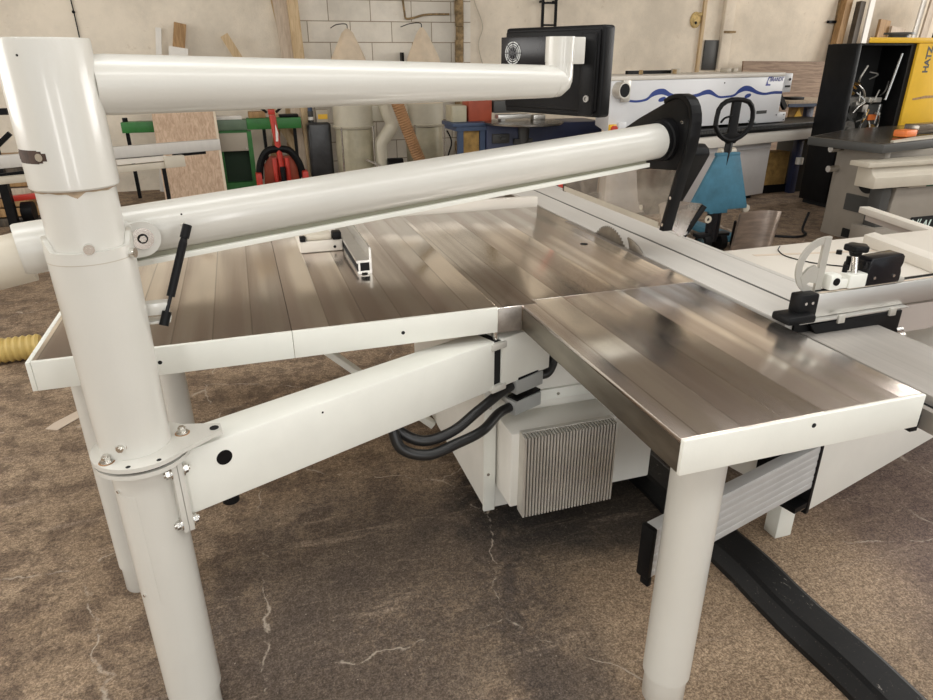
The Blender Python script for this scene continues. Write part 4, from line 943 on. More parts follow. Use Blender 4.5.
# black plastic sheet pack, cans, wooden planks beside it
b = MB(); b.box(0.84, 1.14, 9.2, 9.42, 0.0, 0.83, 0.04, 3); single(b, 'wrapped_pack', 'blackbag', 'upright pack in black plastic sheet left of the dust extractor', 'pack')
leaning(0.62, 0.70, 1.25, 0.12, 0.03, 'pine', 'pine plank standing between the red pallet truck and the black pack', 'short planks behind the pallet truck')
leaning(0.78, 0.78, 1.15, 0.10, 0.03, 'brownwood', 'brown plank standing directly left of the black plastic pack', 'short planks behind the pallet truck')
leaning(0.30, 0.52, 0.86, 0.08, 0.03, 'brownwood', 'short tilted plank behind the red tiller under the green bench', 'short planks behind the pallet truck')
cn = thing('spray_can', 'dark spray can with blue cap and pale label on the black pack', 'can', (0.90, 9.21, 0.832))
MB().cyl((0.90, 9.29, 0.8315), (0.90, 9.29, 0.97), 0.035, n=20).build('can_body', 'saw_dark', cn)
MB().cyl((0.90, 9.29, 0.97), (0.90, 9.29, 1.02), 0.03, n=20).build('cap', 'blue', cn)
MB().cyl((0.90, 9.29, 0.86), (0.90, 9.29, 0.90), 0.0355, n=20).build('label_band', 'whitewood', cn)
yb = single(MB().box(0.97, 1.13, 9.25, 9.40, 0.8315, 0.98, 0.004), 'carton', 'greige', 'grey carton with yellow label on the black plastic pack', 'box')
q = MB().box(0.99, 1.11, 9.244, 9.2495, 0.87, 0.93).build('yellow_label', 'yellow', None)
for v in q.data.vertices: v.co -= yb.location
q.parent = yb

# twin dust extractor
de = thing('dust_extractor', 'beige twin-drum dust extractor with pointed cloth filter bags', 'dust extractor', (1.9, 9.1, 0))
for cx, top, x0 in ((1.42, 1.925, 1.16), (2.36, 1.945, 2.10)):
    r_ = 0.26
    MB().loft([(cx, 9.1, 0.765), (cx, 9.1, 0.79), (cx, 9.1, 0.80), (cx, 9.1, 1.05)], [r_, r_ + 0.012, r_ - 0.004, r_ - 0.004], 36).build('drum', 'beige_metal', de)
    # cloth bag gathered to a point
    bg = MB(); rings = []
    for zz, rr in ((1.05, 0.25), (1.25, 0.262), (1.45, 0.235), (1.60, 0.20), (1.75, 0.13), (1.88, 0.065), (top, 0.018)):
        rings.append([bg.bm.verts.new((cx + rr * (1 + 0.09 * math.sin(5 * a + cx * 3 + zz)) * math.cos(a), 9.1 + rr * 0.8 * (1 + 0.09 * math.sin(4 * a + cx)) * math.sin(a), zz)) for a in [2 * PI * k / 40 for k in range(40)]])
    for a_, b_ in zip(rings, rings[1:]):
        for k in range(40): bg.bm.faces.new((a_[k], a_[(k + 1) % 40], b_[(k + 1) % 40], b_[k]))
    bg.bm.faces.new(rings[-1]); bg._done(0); bg = bg.build('filter_bag', 'cloth', de)
    MB().tube([(cx, 9.1, top), (cx - 0.01, 9.12, top + 0.05), (cx - 0.10, 9.3, top + 0.05), (cx - 0.11, 9.78, top + 0.03)], 0.006, 6, 4).build('bag_hook', 'black', bg)
    MB().loft([(cx, 9.1, 0.76), (cx, 9.1, 0.5), (cx + 0.01, 9.1, 0.22), (cx, 9.1, 0.05)], [0.235, 0.248, 0.25, 0.22], 28).build('dust_bag', 'plasticbag', de)
    for dx in (-0.2, 0.2): MB().cyl((cx + dx, 8.83, 0.0), (cx + dx, 8.83, 0.80), 0.012, n=10).build('stand_rod', 'chrome', de)
MB().box(1.16, 2.62, 8.86, 9.34, 0.0, 0.045).build('base_plate', 'beige_metal', de)
MB().bar((1.50, 8.80, 0.40), (1.74, 8.80, 0.28), 0.02, 0.02).build('rod', 'chrome', de)
MB().tube([(1.80, 8.88, 1.06), (1.84, 8.88, 0.92), (1.88, 8.88, 0.80), (1.78, 8.88, 0.66), (1.72, 8.88, 0.55), (1.73, 8.88, 0.30), (1.73, 8.88, 0.05)], 0.085, 18).build('inlet_duct', 'beige_metal', de)
MB().box(1.60, 2.20, 9.0, 9.2, 0.84, 1.04, 0.02).build('fan_housing', 'beige_metal', de)
MB().cyl((1.78, 8.82, 0.30), (1.98, 8.82, 0.30), 0.10, n=24).build('fan_wheel', 'black', de)
# corrugated brown hose
def corrugated(ctrl, r, name, m, label, pitch=0.03, sub=10):
    pts = spline(ctrl, sub); L = [0]
    for a_, b_ in zip(pts, pts[1:]): L.append(L[-1] + (b_ - a_).length)
    n = int(L[-1] / pitch * 4); P = []; Rr = []
    for i in range(n + 1):
        s = L[-1] * i / n; k = 0
        while k < len(L) - 2 and L[k + 1] < s: k += 1
        t = (s - L[k]) / max(1e-6, L[k + 1] - L[k]); P.append(pts[k].lerp(pts[k + 1], min(1, t))); Rr.append(r * (1 + 0.07 * math.cos(i * PI / 2)))
    return single(MB().loft(P, Rr, 18), name, m, label, 'hose')
corrugated([(1.90, 8.70, 1.12), (1.95, 8.68, 0.98), (2.03, 8.66, 0.75), (2.12, 8.64, 0.50), (2.20, 8.62, 0.30), (2.26, 8.6, 0.09)], 0.075, 'suction_hose', 'brown_hose', 'ribbed brown suction hose hanging in front of the dust extractor')
corrugated([(-3.0, 4.02, 0.075), (-2.2, 4.08, 0.075), (-1.7, 4.12, 0.075), (-1.25, 4.15, 0.075)], 0.068, 'floor_hose', 'yellow_hose', 'ribbed yellow hose lying on the floor at the left edge', 0.034)
single(MB().tube([(2.50, 8.5, 0.75), (2.56, 8.5, 0.6), (2.50, 8.5, 0.35), (2.60, 8.5, 0.012)], 0.010, 8), 'hanging_cable', 'black', 'thin black cable hanging right of the brown hose', 'cable')
# black angle bracket on the wall
b = MB(); b.box(2.24, 2.27, WY - 0.06, WY + 0.055, 1.50, 1.66); b.box(2.24, 2.42, WY - 0.10, WY - 0.06, 1.50, 1.53); single(b, 'wall_hook', 'black', 'black angle hook on the blockwork between the two filter bags', 'hook')
single(MB().tube([(3.22, WY - 0.012, 2.6), (3.30, WY - 0.014, 2.30), (3.42, WY - 0.014, 2.0), (3.36, WY - 0.014, 1.75), (3.46, WY - 0.014, 1.4)], 0.006, 6), 'wall_wire', 'greige', 'thin wire running down the wall right of the rough masonry edge', 'wire')
single(MB().tube([(2.30, WY + 0.045, 2.35), (2.32, WY + 0.03, 2.15), (2.34, WY + 0.03, 2.08), (2.45, WY + 0.04, 2.09), (2.62, WY + 0.04, 2.13), (2.95, WY + 0.04, 2.14)], 0.014, 6), 'wall_pipe', 'stone', 'short rusty pipe on the blockwork above the right filter bag', 'pipe')
single(MB().tube([(-1.70, WY - 0.011, 2.9), (-1.68, WY - 0.011, 2.3), (-1.67, WY - 0.011, 1.8), (-1.67, WY - 0.011, 0.004)], 0.007, 6).ball((-1.675, WY - 0.016, 2.10), 0.018), 'cable_drop', 'black', 'thin black cable running down the left back wall by the post', 'cable')

# blue disc sander / bench saw group
bs = thing('blue_machine', 'dark blue workshop machine with round steel table and side bench', 'machine', (3.1, 7.6, 0))
MB().box(2.66, 4.12, 7.45, 7.95, 0.05, 0.90, 0.01).build('cabinet', 'navy', bs)
MB().box(2.62, 4.14, 7.40, 8.0, 0.0, 0.05).build('plinth', 'black', bs)
MB().loft([(3.08, 7.38, 0.905), (3.08, 7.38, 0.912), (3.08, 7.38, 0.93)], [0.44, 0.45, 0.45], 48).build('round_table', 'tablegrey', bs)
MB().cyl((3.10, 7.42, 0.62), (3.10, 7.42, 0.905), 0.05, 0.07, 18).build('table_column', 'saw_dark', bs)
MB().box(2.98, 3.2, 7.39, 7.46, 0.68, 0.74).build('column_arm', 'saw_dark', bs)
MB().box(2.26, 2.66, 7.45, 7.9, 0.885, 0.925, 0.004).build('side_bench', 'blue', bs)
MB().box(2.30, 2.66, 7.46, 7.9, 0.84, 0.885).build('bench_rail', 'blue', bs)
for x in (2.36, 2.62): MB().box(x - 0.03, x + 0.03, 7.47, 7.53, 0, 0.84).build('bench_leg', 'blue', bs)
MB().box(2.395, 2.585, 7.50, 7.52, 0.0, 0.84).build('bench_panel', 'ochre', bs)
b = MB(); b.box(2.72, 2.92, 7.40, 7.45, 0.70, 0.80, 0.006); b.box(2.80, 2.86, 7.36, 7.45, 0.74, 0.77); b.build('crank_box', 'saw_dark', bs)
b = MB(); b.box(3.88, 4.03, 7.4435, 7.45, 0.66, 0.72); b.build('warning_label', 'yellow', bs)
b = MB(); b.box(2.80, 3.2, 7.46, 7.58, 0.955, 1.00, 0.006); b.box(2.85, 2.90, 7.5, 7.6, 0.93, 0.96); b.box(3.25, 3.40, 7.5, 7.6, 0.93, 0.985, 0.006); b.build('guide_fence', 'alu', bs)
MB().box(2.80, 3.80, 7.6, 7.9, 1.01, 1.14, 0.01).build('guard_cover', 'saw_dark', bs)
single(MB().box(2.50, 2.78, 7.62, 7.86, 0.926, 1.16, 0.004), 'red_carton', 'brick_red', 'faded red box standing on the blue side bench', 'box')
single(MB().box(2.30, 2.47, 7.60, 7.86, 0.926, 1.10, 0.004), 'glass_jar', 'plasticbag', 'dull olive container on the blue side bench left of the red box', 'container')

# ladder on the wall
ld = thing('wall_ladder', 'black steel ladder fixed high on the back wall above the control panel', 'ladder', (4.38, WY - 0.1, 1.98))
for x in (4.28, 4.48): MB().box(x - 0.017, x + 0.017, WY - 0.13, WY - 0.10, 1.98, 4.6).build('rail', 'black', ld)
for k in range(9): MB().box(4.29, 4.47, WY - 0.125, WY - 0.105, 2.0 + k * 0.28, 2.025 + k * 0.28).build('rung', 'black', ld)
for z in (2.3, 4.3):
    for x in (4.28, 4.48): MB().box(x - 0.01, x + 0.01, WY - 0.10, WY, z, z + 0.03).build('wall_bracket', 'black', ld)
# foam-filled hole
b = MB(); b.ball((6.89, WY - 0.005, 2.11), 0.10, (1, 0.25, 1.15)); b.ball((6.86, WY - 0.02, 2.06), 0.05, (1, 0.4, 0.8)); b.ball((6.95, WY - 0.02, 2.19), 0.045, (1.5, 0.4, 0.6))
fo = single(b, 'foam_plug', 'foam', 'yellow foam plug filling a hole in the back wall', 'foam patch')
q = MB().ball((6.875, WY - 0.042, 2.07), 0.022, (1, 0.3, 1)).build('foam_hole', 'dark', None)
for v in q.data.vertices: v.co -= fo.location
q.parent = fo
single(MB().box(7.08, 7.33, WY - 0.06, WY - 0.031, 1.40, 1.83, 0.003), 'wall_panel', 'saw_dark', 'dark rectangular panel on the wall pilaster behind the white machine', 'panel')
b = MB(); b.box(7.36, 7.56, WY - 0.14, WY - 0.105, 1.93, 1.96); single(b, 'pipe_clamp', 'stone', 'small clamp across the pilaster strip above the dark panel', 'clamp')
# walnut board
b = MB(); b.sheet([(7.62, 9.28, 0.004), (9.25, 9.28, 0.004), (9.22, 9.46, 1.515), (7.62, 9.46, 1.53)], 0.03, (0, 1, 0)); single(b, 'walnut_board', 'walnut', 'large walnut-brown board leaning on the wall behind the white machine', 'board', None, False)

# ------------------------------------------------------------------ edge bander (white, blue wave)
EA = math.atan2(0.232, 0.973)
eb = thing('edge_banding_machine', 'long white woodworking machine with blue wave print along its hood', 'machine', (6.09, 6.79, 0), EA)
MB().prism([(-2.69, 0.0), (-0.02, 0.0), (-0.02, 0.75), (-2.19, 0.75)], 'z', 0.9, 1.385, 0.006).build('hood', 'edge_white', eb)
MB().prism([(-2.71, -0.01), (-0.02, -0.01), (-0.02, 0.76), (-2.21, 0.76)], 'z', 1.385, 1.425, 0.006).build('lid', 'board', eb)
MB().box(-0.40, 0.13, 0.005, 0.7, 0.885, 0.99, 0.006).build('hood_foot', 'edge_white', eb)
MB().prism([(-2.6, -0.14), (1.1, -0.14), (1.1, 0.42), (-2.3, 0.42)], 'z', 0.805, 0.875, 0.006).build('conveyor_rail', 'black', eb)
b = MB()
for k in range(100): b.box(-2.0 + k * 0.025, -2.0 + k * 0.025 + 0.014, -0.1435, -0.1405, 0.835, 0.862)
b.build('conveyor_pads', 'saw_dark', eb)
MB().prism([(-2.66, -0.12), (1.1, -0.12), (1.1, 0.42), (-2.36, 0.42)], 'z', 0.675, 0.803, 0.006).build('machine_bed', 'board', eb)
MB().prism([(-2.66, 0.0), (-0.06, 0.0), (-0.06, 0.42), (-2.36, 0.42)], 'z', 0.05, 0.672, 0.006).build('base', 'edge_grey', eb)
MB().box(-2.2, -0.2, 0.06, 0.40, 0.0, 0.05).build('plinth', 'dark', eb)
MB().box(-2.70, -0.07, -0.008, 0.0, 0.60, 0.668).build('base_trim', 'edge_white', eb)
# blue wave ribbon on the hood front
cl = [(-2.56, 1.215), (-2.482, 1.203), (-2.341, 1.188), (-2.201, 1.202), (-2.13, 1.245), (-2.05, 1.268), (-1.96, 1.268), (-1.858, 1.233), (-1.721, 1.209), (-1.58, 1.212), (-1.45, 1.222), (-1.36, 1.243), (-1.26, 1.246), (-1.119, 1.196), (-1.0, 1.192), (-0.868, 1.203), (-0.79, 1.245), (-0.70, 1.27), (-0.60, 1.262), (-0.47, 1.222), (-0.337, 1.204), (-0.18, 1.214), (-0.02, 1.210)]
cs = spline([(x, 0, z) for x, z in cl], 5)
wv = MB(); up = []; lo = []
for p in cs:
    k = max(0.0, min(1.0, (p.z - 1.195) / 0.07)); th = 0.011 + 0.017 * k
    up.append((p.x, p.z + th)); lo.append((p.x, p.z - th))
for i in range(len(cs) - 1):
    f_ = [wv.bm.verts.new((x, -0.0015, z)) for x, z in (lo[i], lo[i + 1], up[i + 1], up[i])]; wv.bm.faces.new(f_)
wv._done(0)
for cx, cz in ((-1.975, 1.196), (-0.628, 1.192)):
    wv.prism([(cx + 0.055 * math.cos(2 * PI * k / 24), cz + 0.022 * math.sin(2 * PI * k / 24) + 0.15 * 0.055 * math.cos(2 * PI * k / 24)) for k in range(24)], 'y', -0.0015, 0.0005)
wv.build('wave_print', 'wave', eb, False)
TM = lambda x, y, z: Matrix.Translation((x, y, z)) @ Matrix.Rotation(R(90), 4, 'X')
text_mesh('BRANDT', 0.062, 'maker_lettering', 'logo', eb, TM(-0.285, -0.0015, 1.335), 0.001, 0.2)
b = MB(); b.prism([(-0.345, 1.29), (-0.31, 1.385), (-0.24, 1.385), (-0.243, 1.377), (-0.295, 1.37), (-0.318, 1.335), (-0.305, 1.307), (-0.26, 1.307), (-0.262, 1.29)], 'y', -0.0015, 0.0005)
b.box(-0.225, -0.09, -0.0015, 0.0005, 1.384, 1.392); b.build('maker_emblem', 'logo', eb, False)
MB().box(-0.43, -0.25, -0.003, 0.0, 0.99, 1.025).build('type_plate', 'saw_dark', eb)
b = MB()
for x, z in ((-1.05, 1.335), (-1.45, 0.92), (-0.55, 0.92), (-0.06, 0.965), (0.09, 0.905), (0.085, 0.965)): b.cyl((x, 0.0005, z), (x, -0.003, z), 0.008, n=10)
b.build('panel_screw', 'black', eb)
eo_ = MB(); eo_.cyl((-2.60, -0.10, 1.30), (-2.60, 0.02, 1.30), 0.075, n=28); eo_ = eo_.build('extraction_port', 'fin', eb)
MB().cyl((-2.60, -0.101, 1.30), (-2.60, -0.102, 1.30), 0.062, n=28).build('port_opening', 'dark', eo_)
MB().box(-2.56, -2.46, -0.035, 0.0, 1.19, 1.39, 0.006).build('port_bracket', 'fin', eb)
es = MB().box(-2.685, -2.60, -0.03, -0.0005, 0.905, 0.985, 0.004).build('switch_plate', 'yellow', eb)
MB().cyl((-2.645, -0.0305, 0.94), (-2.645, -0.06, 0.94), 0.035, n=20).build('emergency_button', 'red', es)
MB().box(-2.575, -2.47, -0.03, 0.0, 0.91, 1.0, 0.004).build('switch_box', 'edge_white', eb)
tl = MB().box(0.0, 0.16, 0.02, 0.3, 1.21, 1.415, 0.008).build('operator_box', 'edge_white', eb)
MB().cyl((0.11, 0.0195, 1.35), (0.11, 0.012, 1.35), 0.016, n=16).build('box_knob', 'black', tl)
MB().box(0.04, 0.13, 0.014, 0.0195, 1.265, 1.285).build('box_label', 'black', tl)
MB().bar((0.10, 0.15, 1.21), (0.30, 0.15, 1.02), 0.04, 0.06).build('box_arm', 'black', eb)
MB().cyl((0.17, 0.15, 1.36), (0.20, 0.15, 1.36), 0.03).build('red_button', 'red', tl)
for x in (-2.0, -1.5): MB().box(x, x + 0.02, 0.3, 0.34, 1.426, 1.47).build('lid_hook', 'stone', eb)
MB().box(-2.0, -1.2, 0.5, 0.54, 1.4255, 1.46).build('lid_bar', 'black', eb)
b = MB(); b.cyl((-1.33, 0.45, 1.4255), (-1.33, 0.45, 1.475), 0.05, n=16); single_o = b.build('roll_holder', 'greige', eb)
for x in (-0.48, -0.36): MB().box(x, x + 0.08, 0.45, 0.55, 1.4255, 1.47, 0.006).build('lid_stop', 'greige', eb)

# small side table with blue leg
sd_ = thing('side_table', 'small wooden-topped table with blue legs at the right end of the white machine', 'table', (7.2, 7.7, 0))
MB().box(6.80, 7.75, 7.45, 8.1, 1.02, 1.065, 0.004).build('table_top', 'palewood', sd_)
MB().box(6.80, 7.75, 7.44, 7.46, 0.99, 1.03).build('apron', 'blue', sd_)
for x, y in ((7.27, 7.6), (6.95, 8.0), (7.65, 8.0)): MB().box(x - 0.055, x + 0.055, y - 0.05, y + 0.05, 0, 1.02, 0.004).build('leg', 'navy', sd_)
pa = MB().box(6.95, 7.17, 7.57, 7.60, 0.80, 0.985).build('rear_panel', 'ochre', sd_)
MB().prism([(7.03, 0.86), (7.15, 0.86), (7.09, 0.97)], 'y', 7.562, 7.57).build('warning_triangle', 'yellow', pa)
b = MB(); b.box(6.98, 7.2, 7.62, 7.80, 1.066, 1.10, 0.005); single(b, 'dark_clamp', 'black', 'dark clamp lying on the small wooden-topped table', 'clamp')
def cab2(ctrl, r, m, label): return single(MB().tube(ctrl, r, 8), 'loose_cable', m, label, 'cable', 'cables beside the small table')
cab2([(6.67, 6.72, 0.90), (6.76, 6.70, 0.80), (6.72, 6.66, 0.60), (6.62, 6.64, 0.45), (6.45, 6.6, 0.30)], 0.014, 'greige', 'pale cable hanging over the white machine bed beside the blue leg')
cab2([(7.02, 6.84, 0.90), (7.07, 6.80, 0.78), (7.02, 6.78, 0.65), (6.80, 6.75, 0.60)], 0.012, 'black', 'black cable drooping over the right end of the white machine bed')
# dark unit under it
du = thing('dark_cabinet', 'dark cabinet with blue post and grey boxes below the white machine bed end', 'cabinet', (6.7, 7.0, 0))
MB().box(6.68, 7.5, 6.96, 7.4, 0.0, 0.64, 0.008).build('cabinet_body', 'saw_dark', du)
MB().box(6.55, 6.64, 6.90, 6.98, 0.0, 0.66, 0.004).build('blue_post', 'navy', du)
MB().box(6.22, 6.55, 7.0, 7.2, 0.10, 0.50, 0.006).build('grey_box', 'ochre', du)
MB().box(6.20, 6.68, 7.0, 7.25, 0.0, 0.10).build('foot_plate', 'black', du)
MB().cyl((6.60, 6.88, 0.36), (6.60, 6.88, 0.44), 0.045, n=16).build('white_fitting', 'whitewood', du)

# ------------------------------------------------------------------ compressor with open front
cx0, cy0 = 5.90, 6.0
kc = thing('compressor', 'yellow screw compressor with open black front showing its machinery', 'compressor', (7.0, 6.4, 0))
MB().box(6.25, 6.31, 6.02, 6.42, 0.05, 1.715, 0.006).build('black_panel', 'black', kc)
MB().box(6.31, 7.02, 6.39, 6.42, 0.05, 1.72).build('rear_wall', 'dark', kc)
b = MB(); b.box(6.31, 6.99, 6.03, 6.38, 0.05, 0.16); b.build('floor_pan', 'saw_dark', kc)
b = MB(); b.prism([(6.36, 5.99), (8.1, 5.99), (8.1, 6.45), (6.84, 6.45)], 'z', 1.722, 1.775, 0.005); b.build('roof_panel', 'yellow', kc)
MB().box(6.31, 6.99, 6.02, 6.38, 1.70, 1.7195).box(6.99, 7.06, 6.02, 6.42, 0.10, 1.715).build('door_jamb', 'black', kc)
sp = MB().box(7.06, 8.1, 5.99, 6.44, 0.06, 1.72, 0.008).build('side_panel', 'yellow', kc)
text_mesh('HATZ', 0.10, 'panel_lettering', 'saw_dark', sp, Matrix.Translation((7.262, 5.988, 1.425)) @ Matrix.Rotation(R(90), 4, 'X') @ Matrix.Rotation(R(90), 4, 'Z'), 0.001, 0, 0.004)
MB().prism([(7.15, 1.145), (7.30, 1.16), (7.45, 1.165), (7.45, 1.19), (7.32, 1.19), (7.27, 1.18), (7.15, 1.165)], 'y', 5.986, 5.99).build('panel_badge', 'brownwood', sp)
MB().cyl((7.0, 6.22, 1.776), (7.0, 6.22, 1.81), 0.10, n=24).cyl((7.0, 6.22, 1.81), (7.0, 6.22, 1.83), 0.15, n=24).build('exhaust_cap', 'saw_dark', kc)
MB().box(6.3, 8.05, 6.05, 6.40, 0.0, 0.05).build('skid', 'dark', kc)
# engine bits
b = MB(); b.box(6.46, 6.80, 6.28, 6.385, 0.70, 1.18, 0.03); b.cyl((6.50, 6.30, 1.15), (6.50, 6.36, 1.15), 0.045, n=18); b.box(6.48, 6.62, 6.28, 6.40, 0.85, 1.10, 0.02); b.build('engine_block', 'engine', kc)
MB().cyl((6.55, 6.20, 0.83), (6.55, 6.28, 0.83), 0.10, n=28).cyl((6.55, 6.18, 0.83), (6.55, 6.20, 0.83), 0.04, n=18).build('pulley', 'engine', kc)
b = MB(); b.tube([(6.38, 6.3, 1.15), (6.45, 6.26, 1.05), (6.56, 6.24, 0.95), (6.62, 6.24, 0.88)], 0.035, 10); b.build('belt_hose', 'saw_dark', kc)
b = MB()
for k in range(9): b.cyl((6.53 + random.uniform(-0.06, 0.14), 6.26, 1.20 + random.uniform(-0.02, 0.14)), (6.54 + random.uniform(0, 0.1), 6.33, 1.24 + random.uniform(-0.02, 0.1)), random.uniform(0.010, 0.024), n=10)
b.build('brass_fittings', 'brass', kc)
for pts_, r_ in (([(6.62, 6.25, 1.30), (6.68, 6.22, 1.24), (6.72, 6.22, 1.15)], 0.010), ([(6.95, 6.08, 1.62), (6.90, 6.08, 1.35), (6.86, 6.08, 1.15)], 0.014), ([(6.60, 6.1, 1.13), (6.52, 6.10, 1.08), (6.46, 6.10, 1.02)], 0.007),
        ([(6.70, 6.15, 1.03), (6.66, 6.15, 0.85), (6.62, 6.15, 0.55)], 0.013), ([(6.92, 6.16, 0.98), (6.93, 6.16, 0.88), (6.88, 6.16, 0.80)], 0.010), ([(6.85, 6.12, 1.10), (6.84, 6.12, 0.98), (6.83, 6.12, 0.9)], 0.009)):
    MB().tube(pts_, r_, 8).build('metal_pipe', 'chrome', kc)
MB().box(6.72, 6.98, 6.20, 6.38, 0.45, 1.10, 0.01).build('control_case', 'saw_dark', kc)
MB().box(6.72, 6.90, 6.16, 6.30, 1.12, 1.17, 0.004).build('filter_cap', 'fin', kc)
for k in range(16):
    x, z = 6.46 + random.random() * 0.46, 0.78 + random.random() * 0.62
    if random.random() < 0.5: MB().cyl((x, 6.13, z), (x + 0.01, 6.17 + 0.02, z), random.uniform(0.010, 0.022), n=10).build('engine_fitting', random.choice(['brass', 'chrome', 'fin']), kc)
    else: MB().tube([(x, 6.17, z), (x + random.uniform(-0.06, 0.06), 6.12, z + 0.05), (x + random.uniform(-0.10, 0.10), 6.16, z + random.uniform(0.05, 0.16))], random.uniform(0.006, 0.011), 8).build('engine_hose', random.choice(['chrome', 'engine', 'fin', 'brass']), kc)
MB().box(6.79, 6.92, 6.185, 6.199, 0.93, 0.99).build('orange_tag', 'orange', kc)
MB().prism([(6.705, 1.02), (6.745, 1.02), (6.725, 1.06)], 'y', 6.19, 6.199).build('warning_triangle', 'yellow', kc)
MB().box(6.64, 6.72, 6.15, 6.22, 1.02, 1.10, 0.006).build('valve_body', 'cast', kc)

# boards leaning behind the compressor
G = 'boards leaning on the far right wall'
def rboard(x0, x1, zt, w, th, m, label): return leaning(x0, x1, zt, w, th, m, label, G)
rboard(9.30, 9.68, 2.44, 0.13, 0.12, 'brownwood', 'thick honey-brown beam leaning on the right wall, leftmost behind the black compressor front')
rboard(9.55, 9.84, 2.40, 0.10, 0.10, 'darkwood', 'dark stained beam leaning beside the honey-brown beam')
rboard(9.72, 9.98, 2.46, 0.10, 0.03, 'whitewood', 'white board leaning right of the dark beam')
rboard(10.0, 10.26, 2.13, 0.22, 0.05, 'brownwood', 'short brown board with a cut top above the yellow compressor roof')
rboard(10.2, 10.50, 2.02, 0.30, 0.04, 'palewood', 'short pale board leaning above the yellow compressor roof')
rboard(10.45, 10.86, 2.42, 0.09, 0.03, 'whitewood', 'narrow white lath leaning above the yellow compressor roof')
rboard(10.55, 11.00, 2.46, 0.13, 0.04, 'palewood', 'long pale lath leaning between the narrow white lath and dark lath')
rboard(10.72, 11.20, 2.52, 0.08, 0.05, 'darkwood', 'slim dark lath leaning above the yellow compressor roof')
rboard(10.85, 11.40, 2.60, 0.16, 0.03, 'whitewood', 'tall white plank leaning, second from the right edge')
rboard(11.05, 11.70, 2.66, 0.18, 0.05, 'brownwood', 'tall brown plank leaning at the right edge of the photo')
single(MB().box(9.42, 9.62, WY - 0.06, WY - 0.001, 2.09, 2.13), 'black_bracket', 'black', 'small black bracket on the wall left of the honey-brown beam', 'bracket')

# ------------------------------------------------------------------ second panel saw at the right edge
s2 = thing('panel_saw', 'grey panel saw partly in view at the right edge, with dark table and lettered strip', 'saw', (5.6, 4.9, 0))
MB().prism([(5.18, 4.50), (5.06, 5.22), (5.96, 5.66), (8.2, 6.0), (8.2, 5.1), (6.4, 4.78)], 'z', 0.835, 0.905, 0.003).build('saw_table', 'saw_dark', s2)
MB().prism([(5.20, 4.53), (5.09, 5.20), (5.97, 5.64), (8.19, 5.97), (8.19, 5.12), (6.39, 4.80)], 'z', 0.9055, 0.910).build('table_top', 'tablegrey', s2)
MB().prism([(6.05, 4.72), (5.35, 4.56), (5.36, 4.60), (5.95, 4.80), (8.19, 5.20), (8.19, 5.10)], 'z', 0.9105, 0.925).build('table_edge', 'cream', s2)
ep = MB().prism([(4.60, 0.0), (5.15, 0.0), (5.10, 0.60), (5.06, 0.83), (4.62, 0.83), (4.60, 0.2)], 'x', 5.36, 5.42, 0.004).build('end_plate', 'saw_grey', s2)
MB().box(5.42, 8.2, 4.66, 5.2, 0.10, 0.83, 0.006).build('saw_body', 'saw_grey', s2)
MB().box(5.44, 8.2, 4.7, 5.1, 0, 0.1).build('plinth', 'dark', s2)
MB().cyl((5.352, 4.72, 0.56), (5.3598, 4.72, 0.56), 0.11, n=28).build('end_opening', 'dark', s2); MB().box(5.345, 5.3595, 4.66, 4.92, 0.27, 0.42).build('end_panel', 'saw_dark', s2); MB().box(5.345, 5.3595, 4.67, 4.88, 0.02, 0.10).build('end_opening', 'dark', s2)
for y, z in ((5.12, 0.80), (5.10, 0.62)): MB().cyl((5.40, y, z), (5.25, y, z), 0.03, n=14).build('clamp_knob', 'chrome', s2)
b = MB(); b.prism([(4.42, 0.735), (4.62, 0.735), (4.62, 0.775), (4.42, 0.775)], 'x', 4.98, 8.2, 0.004); b.prism([(4.40, 0.56), (4.60, 0.56), (4.60, 0.735), (4.46, 0.735), (4.44, 0.68), (4.40, 0.65)], 'x', 5.06, 8.2, 0.003); b.build('carriage_beam', 'cream', s2)
MB().box(5.70, 8.2, 4.44, 4.6, 0.5405, 0.5595).build('green_strip', 'deepgreen', s2)
MB().box(5.50, 5.6995, 4.43, 4.6, 0.5405, 0.5595, 0.002).build('strip_end', 'greige', s2)
fr = MB().prism([(5.36, 0.05), (8.2, 0.05), (8.2, 0.54), (5.40, 0.54)], 'y', 4.46, 4.60, 0.004).build('front_apron', 'saw_grey', s2)
MB().box(5.26, 5.36, 4.47, 4.60, 0.10, 0.54, 0.004).build('dark_end', 'saw_dark', s2)
MB().box(5.20, 5.52, 4.40, 4.66, 0.0, 0.20, 0.004).build('foot_box', 'saw_grey', s2)
st_ = MB().prism([(5.50, 0.10), (8.2, 0.10), (8.2, 0.265), (5.66, 0.265)], 'y', 4.452, 4.459).build('lettered_strip', 'dark', fr)
text_mesh('ALTENDORF', 0.115, 'strip_lettering', 'mint', st_, TM(5.785, 4.4505, 0.150), 0.001, 0.25, 0.002)
b = MB()
for x in (5.61, 5.64, 5.71, 5.74): b.prism([(x - 0.012, 0.125), (x - 0.002, 0.125), (x + 0.040, 0.245), (x + 0.030, 0.245)], 'y', 4.4495, 4.4515)
for x in (5.67, 5.71): b.prism([(x - 0.030 + 0.04, 0.150), (x - 0.018 + 0.04, 0.150), (x - 0.02, 0.238), (x - 0.032, 0.238)], 'y', 4.4495, 4.4515)
b.build('strip_emblem', 'mint', st_, False)
